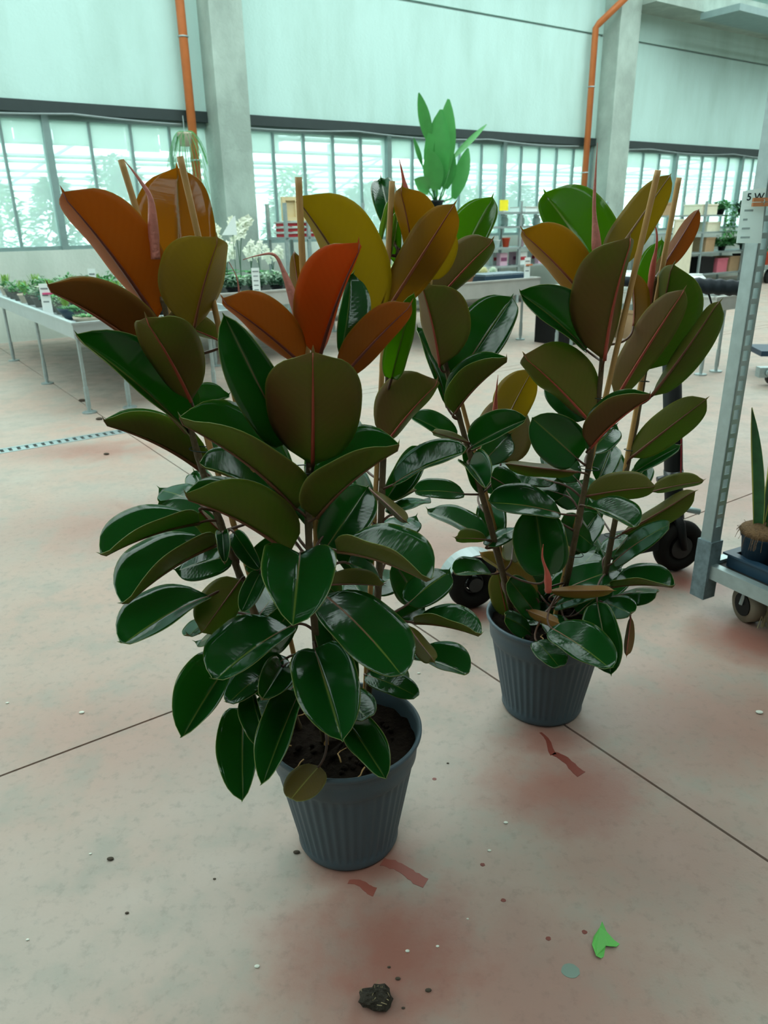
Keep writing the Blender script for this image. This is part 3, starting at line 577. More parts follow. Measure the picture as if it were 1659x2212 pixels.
    ('F','mature',(0.633,2.073,0.724),(0.706,2.195,0.798),(-0.035,0.001,0.033),(0.037,-0.029,0.011),0.05,(0.707,2.071,0.689)),
    ('F','mature',(0.741,2.130,0.645),(0.835,2.226,0.732),(-0.026,-0.006,0.035),(0.031,-0.033,0.003),0.05,(0.700,2.067,0.631)),
    ('A','mature',(-0.186,1.454,0.872),(-0.139,1.637,0.891),(-0.017,-0.000,0.045),(0.047,-0.012,-0.004),0.05,(-0.153,1.370,0.834)),
    ('A','mature',(-0.225,1.440,0.847),(-0.290,1.542,0.701),(0.027,-0.024,-0.029),(-0.042,-0.021,0.004),0.05,(-0.153,1.371,0.807)),
    ('A','mature',(-0.109,1.456,0.838),(-0.056,1.569,0.695),(0.047,-0.009,0.010),(-0.011,-0.034,-0.031),0.05,(-0.153,1.371,0.807)),
    ('C','mature',(-0.035,1.646,0.720),(-0.109,1.819,0.738),(-0.042,-0.017,-0.011),(0.050,0.022,-0.001),0.05,(-0.014,1.570,0.698)),
    ('C','mature',(0.021,1.664,0.673),(0.083,1.757,0.519),(0.047,-0.020,0.007),(-0.027,-0.034,-0.031),0.05,(-0.017,1.565,0.656)),
    ('A','mature',(-0.170,1.432,0.763),(-0.101,1.542,0.625),(0.006,0.037,0.032),(-0.016,-0.026,-0.029),0.05,(-0.152,1.375,0.723)),
    ('A','mature',(-0.193,1.418,0.693),(-0.283,1.483,0.539),(0.024,-0.032,-0.028),(-0.041,-0.019,0.016),0.05,(-0.151,1.377,0.668)),
    ('C','mature',(-0.018,1.634,0.441),(0.030,1.713,0.274),(0.046,-0.013,0.007),(-0.024,-0.034,-0.023),0.05,(-0.043,1.582,0.396)),
    ('B','mature',(-0.303,1.537,0.532),(-0.398,1.701,0.546),(-0.041,-0.025,0.012),(0.024,0.010,0.044),0.05,(-0.270,1.484,0.522)),
    ('A','mature',(-0.155,1.467,0.522),(-0.247,1.539,0.372),(0.023,-0.027,-0.027),(-0.016,0.039,0.029),0.05,(-0.152,1.393,0.489)),
    ('C','mature',(-0.038,1.645,0.594),(0.048,1.812,0.562),(-0.042,0.024,0.010),(0.031,-0.020,-0.022),0.05,(-0.024,1.564,0.570)),
    ('A','mature',(-0.248,1.420,1.007),(-0.196,1.564,0.895),(0.002,0.030,0.039),(-0.006,-0.021,-0.030),0.05,(-0.145,1.363,0.969)),
    ('B','mature',(-0.404,1.673,0.789),(-0.489,1.829,0.857),(-0.036,-0.026,0.014),(0.030,0.001,0.036),0.05,(-0.348,1.505,0.802)),
    ('B','mature',(-0.392,1.590,0.956),(-0.349,1.773,0.981),(-0.022,0.000,0.035),(0.036,-0.007,-0.015),0.05,(-0.384,1.520,0.936)),
    ('A','mature',(-0.187,1.363,0.986),(-0.130,1.481,0.849),(0.010,0.034,0.034),(-0.019,-0.023,-0.028),0.05,(-0.145,1.363,0.969)),
    ('C','mature',(-0.052,1.689,0.918),(-0.113,1.853,0.991),(-0.043,-0.014,-0.005),(0.038,0.003,0.026),0.05,(-0.002,1.595,0.905)),
    ('D','mature',(0.289,1.889,0.810),(0.399,1.985,0.705),(0.005,0.036,0.038),(-0.016,-0.021,-0.037),0.05,(0.258,1.887,0.784)),
    ('E','mature',(0.499,1.977,0.562),(0.432,2.139,0.601),(-0.043,-0.013,-0.019),(0.053,0.020,0.008),0.05,(0.534,1.936,0.521)),
    ('E','mature',(0.573,2.065,0.395),(0.690,2.192,0.446),(-0.044,0.042,-0.005),(0.040,-0.033,-0.009),0.05,(0.540,2.017,0.338)),
    ('E','mature',(0.496,1.933,0.653),(0.618,2.010,0.545),(0.008,0.039,0.037),(-0.019,-0.023,-0.037),0.05,(0.538,1.912,0.634)),
    ('F','mature',(0.695,2.111,0.467),(0.833,2.225,0.478),(-0.034,0.040,0.005),(0.027,-0.031,-0.020),0.05,(0.682,2.065,0.425)),
    ('E','mature',(0.489,2.060,0.351),(0.406,2.198,0.433),(-0.045,-0.019,-0.013),(0.053,0.029,0.005),0.05,(0.541,2.033,0.302)),
    ('D','mature',(0.371,2.072,0.428),(0.482,2.210,0.459),(-0.044,0.035,0.001),(0.038,-0.028,-0.013),0.05,(0.374,1.997,0.383)),
    ('E','mature',(0.548,1.966,0.765),(0.486,2.123,0.829),(-0.043,-0.006,-0.027),(0.021,-0.009,0.043),0.05,(0.545,1.902,0.735)),
    ('F','mature',(0.722,2.133,0.704),(0.690,2.296,0.775),(-0.046,-0.003,-0.013),(0.034,-0.008,0.034),0.05,(0.707,2.071,0.689)),
    ('E','mature',(0.563,1.949,0.851),(0.675,2.083,0.892),(-0.026,0.012,0.033),(0.033,-0.024,-0.013),0.05,(0.550,1.893,0.831)),
    ('D','mature',(0.270,1.944,0.831),(0.369,2.090,0.868),(-0.021,0.005,0.037),(0.034,-0.017,-0.022),0.05,(0.251,1.886,0.809)),
    ('F','mature',(0.687,2.137,0.306),(0.823,2.247,0.351),(-0.037,0.045,0.001),(0.033,-0.035,-0.014),0.05,(0.674,2.074,0.265)),
    ('E','mature',(0.540,2.017,0.340),(0.661,2.151,0.347),(-0.036,0.032,0.002),(0.030,-0.026,-0.013),0.05,(0.541,2.033,0.302)),
    ('D','mature',(0.433,2.068,0.331),(0.548,2.204,0.360),(-0.043,0.037,-0.006),(0.038,-0.029,-0.012),0.05,(0.396,2.035,0.304)),
    ('F','mature',(0.684,2.156,0.574),(0.647,2.319,0.642),(-0.056,-0.013,0.001),(0.025,-0.016,0.051),0.05,(0.691,2.062,0.558)),
    ('E','mature',(0.511,1.961,0.726),(0.423,2.116,0.701),(-0.022,-0.017,-0.028),(0.033,0.023,0.026),0.05,(0.542,1.907,0.685)),
    ('A','mature',(-0.225,1.367,0.564),(-0.248,1.200,0.589),(0.044,-0.006,0.001),(-0.016,0.008,0.040),0.03,(-0.151,1.388,0.542)),
    ('A','mature',(-0.137,1.387,0.549),(-0.171,1.220,0.552),(0.042,-0.008,0.006),(-0.022,0.005,0.036),0.03,(-0.151,1.389,0.524)),
    ('E','mature',(0.543,1.920,0.332),(0.578,1.755,0.353),(0.049,0.011,0.009),(-0.037,-0.010,-0.015),0.03,(0.540,2.017,0.338)),
    ('F','mature',(0.664,2.016,0.355),(0.708,1.856,0.395),(0.042,0.016,0.020),(-0.029,-0.015,-0.026),0.03,(0.677,2.071,0.329)),
    ('E','mature',(0.543,2.095,0.298),(0.418,1.980,0.300),(0.025,-0.027,-0.017),(-0.032,0.035,0.008),0.03,(0.543,2.050,0.265)),
]
STAKES = [
    ('A',(-0.149,1.458,0.265),(-0.136,1.390,1.526)),
    ('B',(-0.232,1.552,0.265),(-0.485,1.550,1.570)),
    ('B',(-0.201,1.570,0.265),(-0.361,1.500,1.570)),
    ('C',(-0.062,1.605,0.265),(0.028,1.600,1.527)),
    ('D',(0.425,2.069,0.265),(0.095,1.885,1.409)),
    ('E',(0.516,2.013,0.265),(0.621,1.800,1.549)),
    ('F',(0.681,2.089,0.265),(0.766,2.060,1.545)),
]
SHEATHS = [
    ('B',0.0110,'pink',[(-0.428,1.500,1.393), (-0.426,1.500,1.443), (-0.424,1.500,1.499), (-0.437,1.500,1.527), (-0.452,1.500,1.550), (-0.465,1.500,1.567)]),
    ('A',0.0090,'pink',[(-0.147,1.360,1.284), (-0.155,1.360,1.332), (-0.168,1.360,1.375), (-0.182,1.360,1.402), (-0.208,1.360,1.402), (-0.237,1.360,1.395)]),
    ('A',0.0045,'pink',[(-0.265,1.450,1.292), (-0.265,1.450,1.326), (-0.267,1.450,1.360), (-0.279,1.450,1.388)]),
    ('C',0.0090,'red',[(0.059,1.620,1.486), (0.053,1.620,1.520), (0.048,1.620,1.546), (0.043,1.620,1.567)]),
    ('C',0.0090,'red',[(-0.007,1.570,1.265), (0.001,1.570,1.293), (0.011,1.570,1.320)]),
    ('E',0.0130,'pink',[(0.522,1.860,1.340), (0.513,1.860,1.403), (0.502,1.860,1.474), (0.499,1.860,1.543), (0.498,1.860,1.611)]),
    ('F',0.0095,'red',[(0.724,2.060,1.231), (0.724,2.060,1.326), (0.728,2.060,1.384), (0.722,2.060,1.423), (0.704,2.060,1.449)]),
    ('D',0.0115,'red',[(0.434,1.760,0.527), (0.427,1.755,0.582), (0.410,1.750,0.632), (0.410,1.750,0.670)]),
    ('D',0.0080,'red',[(0.304,1.960,0.951), (0.306,1.960,1.020), (0.309,1.960,1.070)]),
]
# kind: top colour, top translucency colour, underside colour, underside translucency colour, midrib colour, share of light passing, vein colour on top
def K(top, ttop, und, tund, rib, tr, vein=(.07, .13, .03), rough=.13): return dict(top=top, ttop=ttop, und=und, tund=tund, rib=rib, tr=tr, vein=vein, rough=rough)
YG = (.55, .50, .04)
MT, MTT = (.0065, .057, .011), (.06, .46, .04)        # every full-grown leaf has the same upper side
KINDS = {   # leaves mostly by age: newest growth is red to amber below, full-grown leaves olive or brown
    'scarlet': K((.055, .028, .011), (.65, .19, .03), (.37, .092, .011), (.68, .136, .010), (.12, .02, .012), .45),
    'orange': K((.022, .033, .011), (.65, .29, .04), (.21, .08, .016), (.61, .23, .02), (.14, .03, .02), .30),
    'bronze': K((.011, .028, .008), (.58, .32, .04), (.19, .096, .024), (.61, .29, .034), (.2, .05, .02), .32),
    'bronze_top': K((.060, .041, .006), (.65, .40, .04), (.18, .08, .016), (.61, .29, .03), (.3, .12, .03), .45, (.20, .20, .02)),
    'amber': K((.016, .038, .008), (.65, .47, .04), (.152, .088, .010), (.61, .33, .02), (.24, .06, .02), .33),  # amber and yellow differ by backlight and shade put into their colours
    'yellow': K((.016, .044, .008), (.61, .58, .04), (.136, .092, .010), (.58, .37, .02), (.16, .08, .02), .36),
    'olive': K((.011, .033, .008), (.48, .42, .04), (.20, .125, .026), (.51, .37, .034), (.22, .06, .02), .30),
    'mature': K(MT, MTT, (.15, .105, .036), (.25, .28, .035), (.16, .07, .025), .13, (.13, .20, .035)),
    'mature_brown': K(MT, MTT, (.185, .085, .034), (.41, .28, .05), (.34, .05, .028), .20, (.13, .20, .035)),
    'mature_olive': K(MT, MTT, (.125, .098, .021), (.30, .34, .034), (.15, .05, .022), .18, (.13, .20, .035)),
    'caramel': K(MT, MTT, (.36, .17, .05), (.48, .31, .07), (.25, .13, .05), .2),
    'fresh': K((.018, .066, .007), (.24, .56, .036), (.15, .17, .025), (.34, .48, .034), (.2, .2, .05), .38, (.28, .36, .08)),
    'pale': K((.13, .23, .045), (.43, .58, .14), (.28, .45, .1), (.4, .54, .14), (.3, .45, .1), .3),
    'dry': K((.13, .09, .018), (.36, .36, .036), (.22, .13, .04), (.4, .27, .07), (.35, .32, .06), .2, (.42, .44, .08), .5),
}
def leaf_mat(name, col, tcol, tr, rough, edge, vein=None):
    m = bpy.data.materials.new(name); m.use_nodes = True; nt = m.node_tree; N = nt.nodes; Lk = nt.links
    b = N['Principled BSDF']; out = N['Material Output']
    uv = N.new('ShaderNodeUVMap'); sx = N.new('ShaderNodeSeparateXYZ'); Lk.new(uv.outputs[0], sx.inputs[0])
    def mth(op, a, c=None):
        x = N.new('ShaderNodeMath'); x.operation = op
        for i, q in ((0, a), (1, c)):
            if q is None: continue
            if isinstance(q, (int, float)): x.inputs[i].default_value = q
            else: Lk.new(q, x.inputs[i])
        return x.outputs[0]
    def rng(s, a, c):
        r = N.new('ShaderNodeMapRange'); r.inputs[1].default_value = a; r.inputs[2].default_value = c; Lk.new(s, r.inputs[0]); return r.outputs[0]
    def mixc(f, a, c):
        x = N.new('ShaderNodeMix'); x.data_type = 'RGBA'
        for i, q in ((6, a), (7, c)):
            if isinstance(q, tuple): x.inputs[i].default_value = q + (1,)
            else: Lk.new(q, x.inputs[i])
        Lk.new(f, x.inputs[0]); return x.outputs[2]
    au = mth('ABSOLUTE', mth('SUBTRACT', sx.outputs[0], .5)); au = mth('MULTIPLY', au, 2.0)       # 0 midrib .. 1 edge
    tc = N.new('ShaderNodeTexCoord'); nz = N.new('ShaderNodeTexNoise'); nz.inputs['Scale'].default_value = 14; nz.inputs['Detail'].default_value = 4
    Lk.new(tc.outputs['Object'], nz.inputs['Vector'])
    c = mixc(nz.outputs['Fac'], tuple(x * .78 for x in col), tuple(x * 1.22 for x in col))
    ph = mth('ADD', mth('MULTIPLY', sx.outputs[1], 95.0), mth('MULTIPLY', au, -24.0))             # side veins running to the edge
    vn = mth('ADD', mth('MULTIPLY', mth('SINE', ph), .5), .5)
    c = mixc(mth('MULTIPLY', vn, .10), c, tuple(min(1, x * 2.0) for x in col))
    if vein:
        c = mixc(rng(au, .042, .016), c, vein)
    c = mixc(rng(au, .955, .985), c, edge)
    Lk.new(c, b.inputs['Base Color'])
    b.inputs['Roughness'].default_value = rough; b.inputs['Specular IOR Level'].default_value = .5 if vein else .2
    bp = N.new('ShaderNodeBump'); bp.inputs['Strength'].default_value = .16 if vein else .10; bp.inputs['Distance'].default_value = .0016
    mpv = N.new('ShaderNodeMapping'); mpv.inputs['Scale'].default_value = (1.6, 26, 1); Lk.new(uv.outputs[0], mpv.inputs['Vector'])
    nr = N.new('ShaderNodeTexNoise'); nr.inputs['Scale'].default_value = 1.0; nr.inputs['Detail'].default_value = 3; Lk.new(mpv.outputs[0], nr.inputs['Vector'])
    hz = mth('ADD', mth('ADD', mth('MULTIPLY', vn, .16), mth('MULTIPLY', nr.outputs['Fac'], 1.3)), mth('MULTIPLY', nz.outputs['Fac'], 1.2))
    Lk.new(hz, bp.inputs['Height']); Lk.new(bp.outputs['Normal'], b.inputs['Normal'])
    t = N.new('ShaderNodeBsdfTranslucent'); t.inputs[0].default_value = tuple(tcol) + (1,)
    mx = N.new('ShaderNodeMixShader'); mx.inputs[0].default_value = tr
    Lk.new(b.outputs[0], mx.inputs[1]); Lk.new(t.outputs[0], mx.inputs[2]); Lk.new(mx.outputs[0], out.inputs[0])
    return m
M_EDGE = mat('leaf_margin', (.17, .22, .05), .4, 0, .1)
LEAFM = {}
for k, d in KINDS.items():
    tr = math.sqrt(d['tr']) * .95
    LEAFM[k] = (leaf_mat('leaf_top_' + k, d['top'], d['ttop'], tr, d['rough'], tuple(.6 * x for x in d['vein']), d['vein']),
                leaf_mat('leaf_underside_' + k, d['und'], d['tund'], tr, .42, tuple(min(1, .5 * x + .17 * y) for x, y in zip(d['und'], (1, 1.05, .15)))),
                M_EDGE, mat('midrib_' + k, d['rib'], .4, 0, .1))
NS, NT = 20, 6
TT = np.array([0, .12, .32, .56, .80, 1.0])
def half_width(s):
    q = np.clip(s / .945, 0, 1)
    f = np.clip(1 - np.abs(2 * q ** .95 - 1) ** 2.35, 0, 1) ** .50
    return np.maximum(f, np.where(s > .9, .06 * np.clip((1 - s) / .06, 0, 1), .03))
def leaf_object(parent, kind, B, T, LV, RV, arch, joint, seed):
    q = np.random.default_rng(seed); B, T, LV, RV = (np.array(x, float) for x in (B, T, LV, RV))
    ax = T - B; Ln = np.linalg.norm(ax); a = ax / Ln; hw = max(np.linalg.norm(LV), np.linalg.norm(RV))
    nR = np.cross(RV, a); nL = np.cross(a, LV); nR /= np.linalg.norm(nR); nL /= np.linalg.norm(nL)
    nm = nR + nL
    if np.linalg.norm(nm) < .2: nm = -(LV + RV)
    nm /= np.linalg.norm(nm)
    s = 1 - (1 - np.linspace(0, 1, NS)) ** 1.12; w = half_width(s)
    mid = B + s[:, None] * ax + (4 * s * (1 - s))[:, None] * nm * arch * Ln
    mid -= (np.clip(s - .93, 0, 1) * 2.5 * .012 / .07)[:, None] * nm * -1 * .6   # the drip tip bends a little
    ph, am = q.uniform(0, 6.28, 2), q.uniform(.010, .022, 2)
    tw = q.uniform(-.22, .22)
    cols = []
    for V, n, k in ((LV, nL, 0), (RV, nR, 1)):
        g = mid[None] + TT[:, None, None] * (w[None, :, None] * V[None, None])
        cup = (.16 * TT[:, None] ** 2 * w[None] * hw)[..., None] * n
        wav = (am[k] * hw * 2 * TT[:, None] ** 2 * np.sin(s[None] * (9 + 3 * k) + ph[k]) * w[None])[..., None] * n
        twi = ((1 - 2 * k) * tw * hw * TT[:, None] * w[None] * (s[None] - .45))[..., None] * n
        cols.append(g + cup * .55 + wav + twi)
    P = np.concatenate([cols[0][:0:-1], cols[1]], 0)      # left edge .. midrib .. right edge ; shape (11, NS, 3)
    nu = P.shape[0]
    du = np.gradient(P, axis=0); dv = np.gradient(P, axis=1); n = np.cross(du, dv); ln = np.linalg.norm(n, axis=2, keepdims=True); n = n / np.maximum(ln, 1e-9)
    th = .0006
    top, bot = P + n * th, P - n * th
    V = np.concatenate([top.reshape(-1, 3), bot.reshape(-1, 3)]) - B
    uvx = np.concatenate([.5 - .5 * TT[:0:-1], .5 + .5 * TT]); m = nu * NS; faces = []; mi = []
    idx = lambda i, j: i * NS + j
    for i in range(nu - 1):
        for j in range(NS - 1):
            f = (idx(i, j), idx(i + 1, j), idx(i + 1, j + 1), idx(i, j + 1)); faces.append(f); mi.append(0)
            faces.append(tuple(x + m for x in f[::-1])); mi.append(1)
    for j in range(NS - 1):
        faces += [(idx(0, j), idx(0, j + 1), idx(0, j + 1) + m, idx(0, j) + m), (idx(nu - 1, j + 1), idx(nu - 1, j), idx(nu - 1, j) + m, idx(nu - 1, j + 1) + m)]; mi += [2, 2]
    for i in range(nu - 1):
        faces += [(idx(i + 1, 0), idx(i, 0), idx(i, 0) + m, idx(i + 1, 0) + m), (idx(i, NS - 1), idx(i + 1, NS - 1), idx(i + 1, NS - 1) + m, idx(i, NS - 1) + m)]; mi += [2, 2]
    me = bpy.data.meshes.new('leaf'); me.from_pydata(V.tolist(), [], faces)
    for x in LEAFM[kind][:3]: me.materials.append(x)
    me.polygons.foreach_set('material_index', mi); me.polygons.foreach_set('use_smooth', [True] * len(faces))
    ul = me.uv_layers.new(name='UVMap'); li = np.empty(len(me.loops), np.int32); me.loops.foreach_get('vertex_index', li)
    li = li % m; uvs = np.stack([uvx[li // NS], s[li % NS]], 1); ul.data.foreach_set('uv', uvs.astype(np.float32).ravel()); me.update()
    o = bpy.data.objects.new('leaf', me); C.objects.link(o); place(o, B, parent)
    # midrib on the underside
    nb = n[nu // 2]; r0 = .0042 * min(1.2, Ln / .25)
    MB().tube([tuple(mid[j] - nb[j] * (th + r0 * (1 - s[j]) * .35)) for j in range(0, NS - 1)], [max(.0006, r0 * (1 - .85 * s[j])) for j in range(0, NS - 1)], 6).build('midrib', LEAFM[kind][3], o, B, True)
    # leaf stalk
    j_ = Vector(joint); b_ = Vector(B); a_ = Vector(a); d = (b_ - j_).length
    if d > .012:
        c1 = b_ - a_ * min(.05, d * .6); pts = []
        for k in range(9):
            t = k / 8; pts.append(j_ * (1 - t) ** 2 + c1 * 2 * t * (1 - t) + (b_ + a_ * .006) * t * t)
        MB().tube(pts, [.0034 - .0006 * k / 8 for k in range(9)], 7).build('leaf_stalk', M_STALK, o, B, True)
    return o
M_STALK = mat('leaf_stalk_red_brown', (.085, .035, .018), .5)
M_STEM = mat('rubber_stem', (.085, .055, .022), .6, 0, .4, 30, .4, 120)
M_BAMBOO = mat('bamboo_cane', (.46, .26, .085), .5, 0, .2, 25)
M_TIE = mat('tie_wire', (.01, .03, .025), .5)
M_SH = {'pink': mat('pink_leaf_sheath', (.50, .17, .13), .45, 0, .25, 60, .3, 160), 'red': mat('red_leaf_sheath', (.46, .085, .055), .45, 0, .2, 60)}
M_POT = mat('slate_blue_pot', (.052, .086, .108), .48, 0, .1, 5, .06, 300)
def smooth_path(p, n):
    p = [Vector(x) for x in p]; out = []
    for i in range(len(p) - 1):
        p0, p1, p2, p3 = p[max(0, i - 1)], p[i], p[i + 1], p[min(len(p) - 1, i + 2)]
        for k in range(n):
            t = k / n
            out.append(.5 * ((2 * p1) + (p2 - p0) * t + (2 * p0 - 5 * p1 + 4 * p2 - p3) * t * t + (3 * p1 - p0 - 3 * p2 + p3) * t ** 3))
    return out + [p[-1]]
POT_R, POT_H = .175, .33
def pot(parent, P):
    prof = [(.113, 0), (.122, .004), (.1260, .012), (.1250, .022), (.1260, .028)]
    zs = np.linspace(.03, .245, 14); prof += [(.1265 + (.166 - .1265) * (z - .03) / .215, z) for z in zs]
    k1 = len(prof); prof += [(.1685, .252), (.1730, .262), (.1755, .29), (.1775, .312), (.1825, .317), (.1860, .322), (.1860, .329), (.1825, .332), (.178, .33), (.174, .322), (.170, .27), (.168, .255), (.0, .255)]
    prof[-1] = (.02, .255)
    def fn(i, r, z, w):
        if 5 <= i < k1:
            q = (w * 44 / (2 * math.pi)) % 1; fade = min(1, (i - 4) / 2)
            return r - .0032 * fade * (1 - abs(2 * q - 1)) ** .8
        return r
    o = MB().lathe(prof, 264, (P[0], P[1], 0), 0, fn).build('pot', M_POT, parent, P, True)
    return o
def soil(parent, P, seed):
    q = random.Random(seed); s = MB(); n = 40; vs_ = [(P[0], P[1], .292)]; fs = []
    for i in range(1, 9):
        for j in range(n):
            w = 6.28318 * j / n; rr = .173 * i / 8; vs_.append((P[0] + rr * math.cos(w), P[1] + rr * math.sin(w), .285 + q.uniform(-.006, .008)))
    for j in range(n): fs.append((0, 1 + j, 1 + (j + 1) % n))
    for i in range(7):
        for j in range(n): fs.append((1 + i * n + j, 1 + (i + 1) * n + j, 1 + (i + 1) * n + (j + 1) % n, 1 + i * n + (j + 1) % n))
    s.add(vs_, fs); so = s.build('soil', M_SOIL, parent, P, True)
    for k in range(46):
        a = q.random() * 6.283; rr = .15 * math.sqrt(q.random()); c = (P[0] + rr * math.cos(a), P[1] + rr * math.sin(a), .290)
        MB().ball(c, q.uniform(.004, .010), 7, 5, 0, (1, q.uniform(.6, 1.3), .7)).build('soil_clod', M_SOIL, so, P, True)
    for k in range(7):
        a = q.random() * 6.283; rr = q.uniform(.08, .14); p0 = Vector((P[0] + rr * math.cos(a), P[1] + rr * math.sin(a), .292)); d = q.random() * 6.28
        pts = [p0 + Vector((math.cos(d + .3 * math.sin(i)) * .014 * i, math.sin(d + .3 * math.sin(i)) * .014 * i, .004 + .004 * math.sin(i * 1.3))) for i in range(5)]
        MB().tube(pts, [.0022, .002, .0017, .0013, .0008], 5).build('root', M_BAMBOO, so, P, True)
def bamboo(parent, a, b, P, r=.0062):
    a, b = Vector(a), Vector(b); L_ = (b - a).length; pts = []; rad = []; n = int(L_ / .19) + 1
    for i in range(n):
        t0 = i / n; t1 = (i + 1) / n
        for t, rr in ((t0, 1.13), (t0 + .012, 1.0), ((t0 + t1) / 2, .97), (t1 - .012, 1.0)):
            pts.append(a.lerp(b, t)); rad.append(r * rr)
    pts.append(b); rad.append(r)
    return MB().tube(pts, rad, 10).build('bamboo_cane', M_BAMBOO, parent, P, True)
PLANTS = {}
for nm, keys, P, label in (('p1', 'ABC', (-.105, 1.465, 0), 'large rubber plant with orange young leaves, its pot clear of the floor joint'),
                           ('p2', 'DEF', (.495, 1.995, 0), 'rubber plant in front of the black scooter, its pot on the floor joint')):
    t = thing('rubber_plant', label, 'potted plant', P, 'potted rubber plants'); PLANTS[nm] = t
    pot(t, P); soil(t, P, ord(nm[1]))
    for k in keys:
        p = smooth_path(STEMS[k], 6); n = len(p)
        MB().tube(p, [.0095 - .0045 * i / n + (.0012 if i % 5 == 0 else 0) for i in range(n)], 12).build('stem', M_STEM, t, P, True)
    for k, a, b in STAKES:
        if k not in keys: continue
        st = bamboo(t, a, b, P, .0070 if k in 'EF' else .0062)
        sp_ = smooth_path(STEMS[k], 12); a_, b_ = Vector(a), Vector(b)
        for z in ((.55, .78, 1.0) if nm == 'p1' else (.55, .82, 1.02)):
            c0 = min(sp_, key=lambda x: abs(x.z - z)); u = (z - a_.z) / (b_.z - a_.z); c1 = a_.lerp(b_, u)
            gap = (c0 - c1).length
            if gap < .06:
                MB().ring((c0 + c1) / 2, (.1, .1, 1), .012 + gap / 2, .0013, 20, 5).build('tie', M_TIE, st, P, True)
            else:
                MB().ring(c1, (.1, .1, 1), .0085, .0013, 20, 5).build('tie', M_TIE, st, P, True)
    for k, r_, c, pts in SHEATHS:
        if k not in keys: continue
        q_ = smooth_path(pts, 5); n = len(q_)
        MB().tube(q_, [max(.0007, r_ * (.55 + .45 * math.sin(math.pi * min(1, i / n * 2.2 + .1))) * (1 - (i / (n - 1)) ** 1.5) if i > n * .15 else r_ * .8) for i in range(n)], 10).build('leaf_sheath', M_SH[c], t, P, True)
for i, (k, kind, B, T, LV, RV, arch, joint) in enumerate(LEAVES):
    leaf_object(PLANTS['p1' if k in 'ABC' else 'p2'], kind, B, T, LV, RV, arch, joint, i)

# ------------------------------------------------------------------ benches
def bench(name, label, u0, u1, v0, v1, z, lip, legs, m_lip, m_leg=None):
    t = thing(name, label, 'bench', G((u0 + u1) / 2, (v0 + v1) / 2, 0))
    MB().gbox(u0 + .02, u1 - .02, v0 + .02, v1 - .02, z - .03, z).build('bench_top', M_ALU, t)
    for a, b, c, d in ((u0, u1, v0, v0 + .025), (u0, u1, v1 - .025, v1), (u0, u0 + .025, v0 + .025, v1 - .025), (u1 - .025, u1, v0 + .025, v1 - .025)):
        q = MB(); q.gbox(a, b, c, d, z - lip + .05, z + .05); q.gbox(a - .008, b + .008, c - .008, d + .008, z + .035, z + .052); q.build('lip', m_lip, t)
    for (u, v) in legs:
        q = MB(); q.tube([G(u, v, .0), G(u, v, z - lip + .06)], .016, 8); q.tube([G(u, v, .0), G(u, v, .012)], .06, 10); q.tube([G(u, v, .05), G(u, v, .22)], .021, 8)
        q.build('leg', m_leg or M_GALV, t)
    q = MB(); q.gbox(u0 + .15, u1 - .15, (v0 + v1) / 2, (v0 + v1) / 2 + .05, z - lip - .03, z - lip + .04); q.gbox(u0 + .3, u0 + .35, v0 + .1, v1 - .1, z - lip - .05, z - lip + .02); q.build('cross_bar', M_GALV, t)
    return t
bench('plant_bench', 'aluminium bench on thin round legs crowded with small potted plants', 1.43, 2.95, 6.38, 10.9, .70, .125, [(1.47, 6.46), (1.47, 8.04), (1.47, 9.79), (2.6, 6.46), (2.6, 8.04), (2.6, 9.79), (1.80, 6.43)], M_ALU)
bench('plant_bench', 'bench of white orchids beside the left concrete pillar', 3.08, 5.05, 7.7, 10.3, .73, .16, [(3.2, 7.85), (4.9, 7.85), (3.2, 10.1), (4.9, 10.1)], M_STEELGREY)
bench('plant_bench', 'bench with a grey edge holding the red pot and navy tray', 5.55, 7.25, 6.9, 9.6, .73, .19, [(5.68, 7.05), (7.1, 7.05), (5.68, 9.4), (7.1, 9.4)], M_STEELGREY)
bench('plant_bench', 'narrow bench carrying a row of white globes', 6.68, 7.06, 4.1, 6.2, .70, .13, [(6.74, 4.2), (7.0, 4.2), (6.74, 6.1), (7.0, 6.1)], M_STEELGREY)
BZ = .70

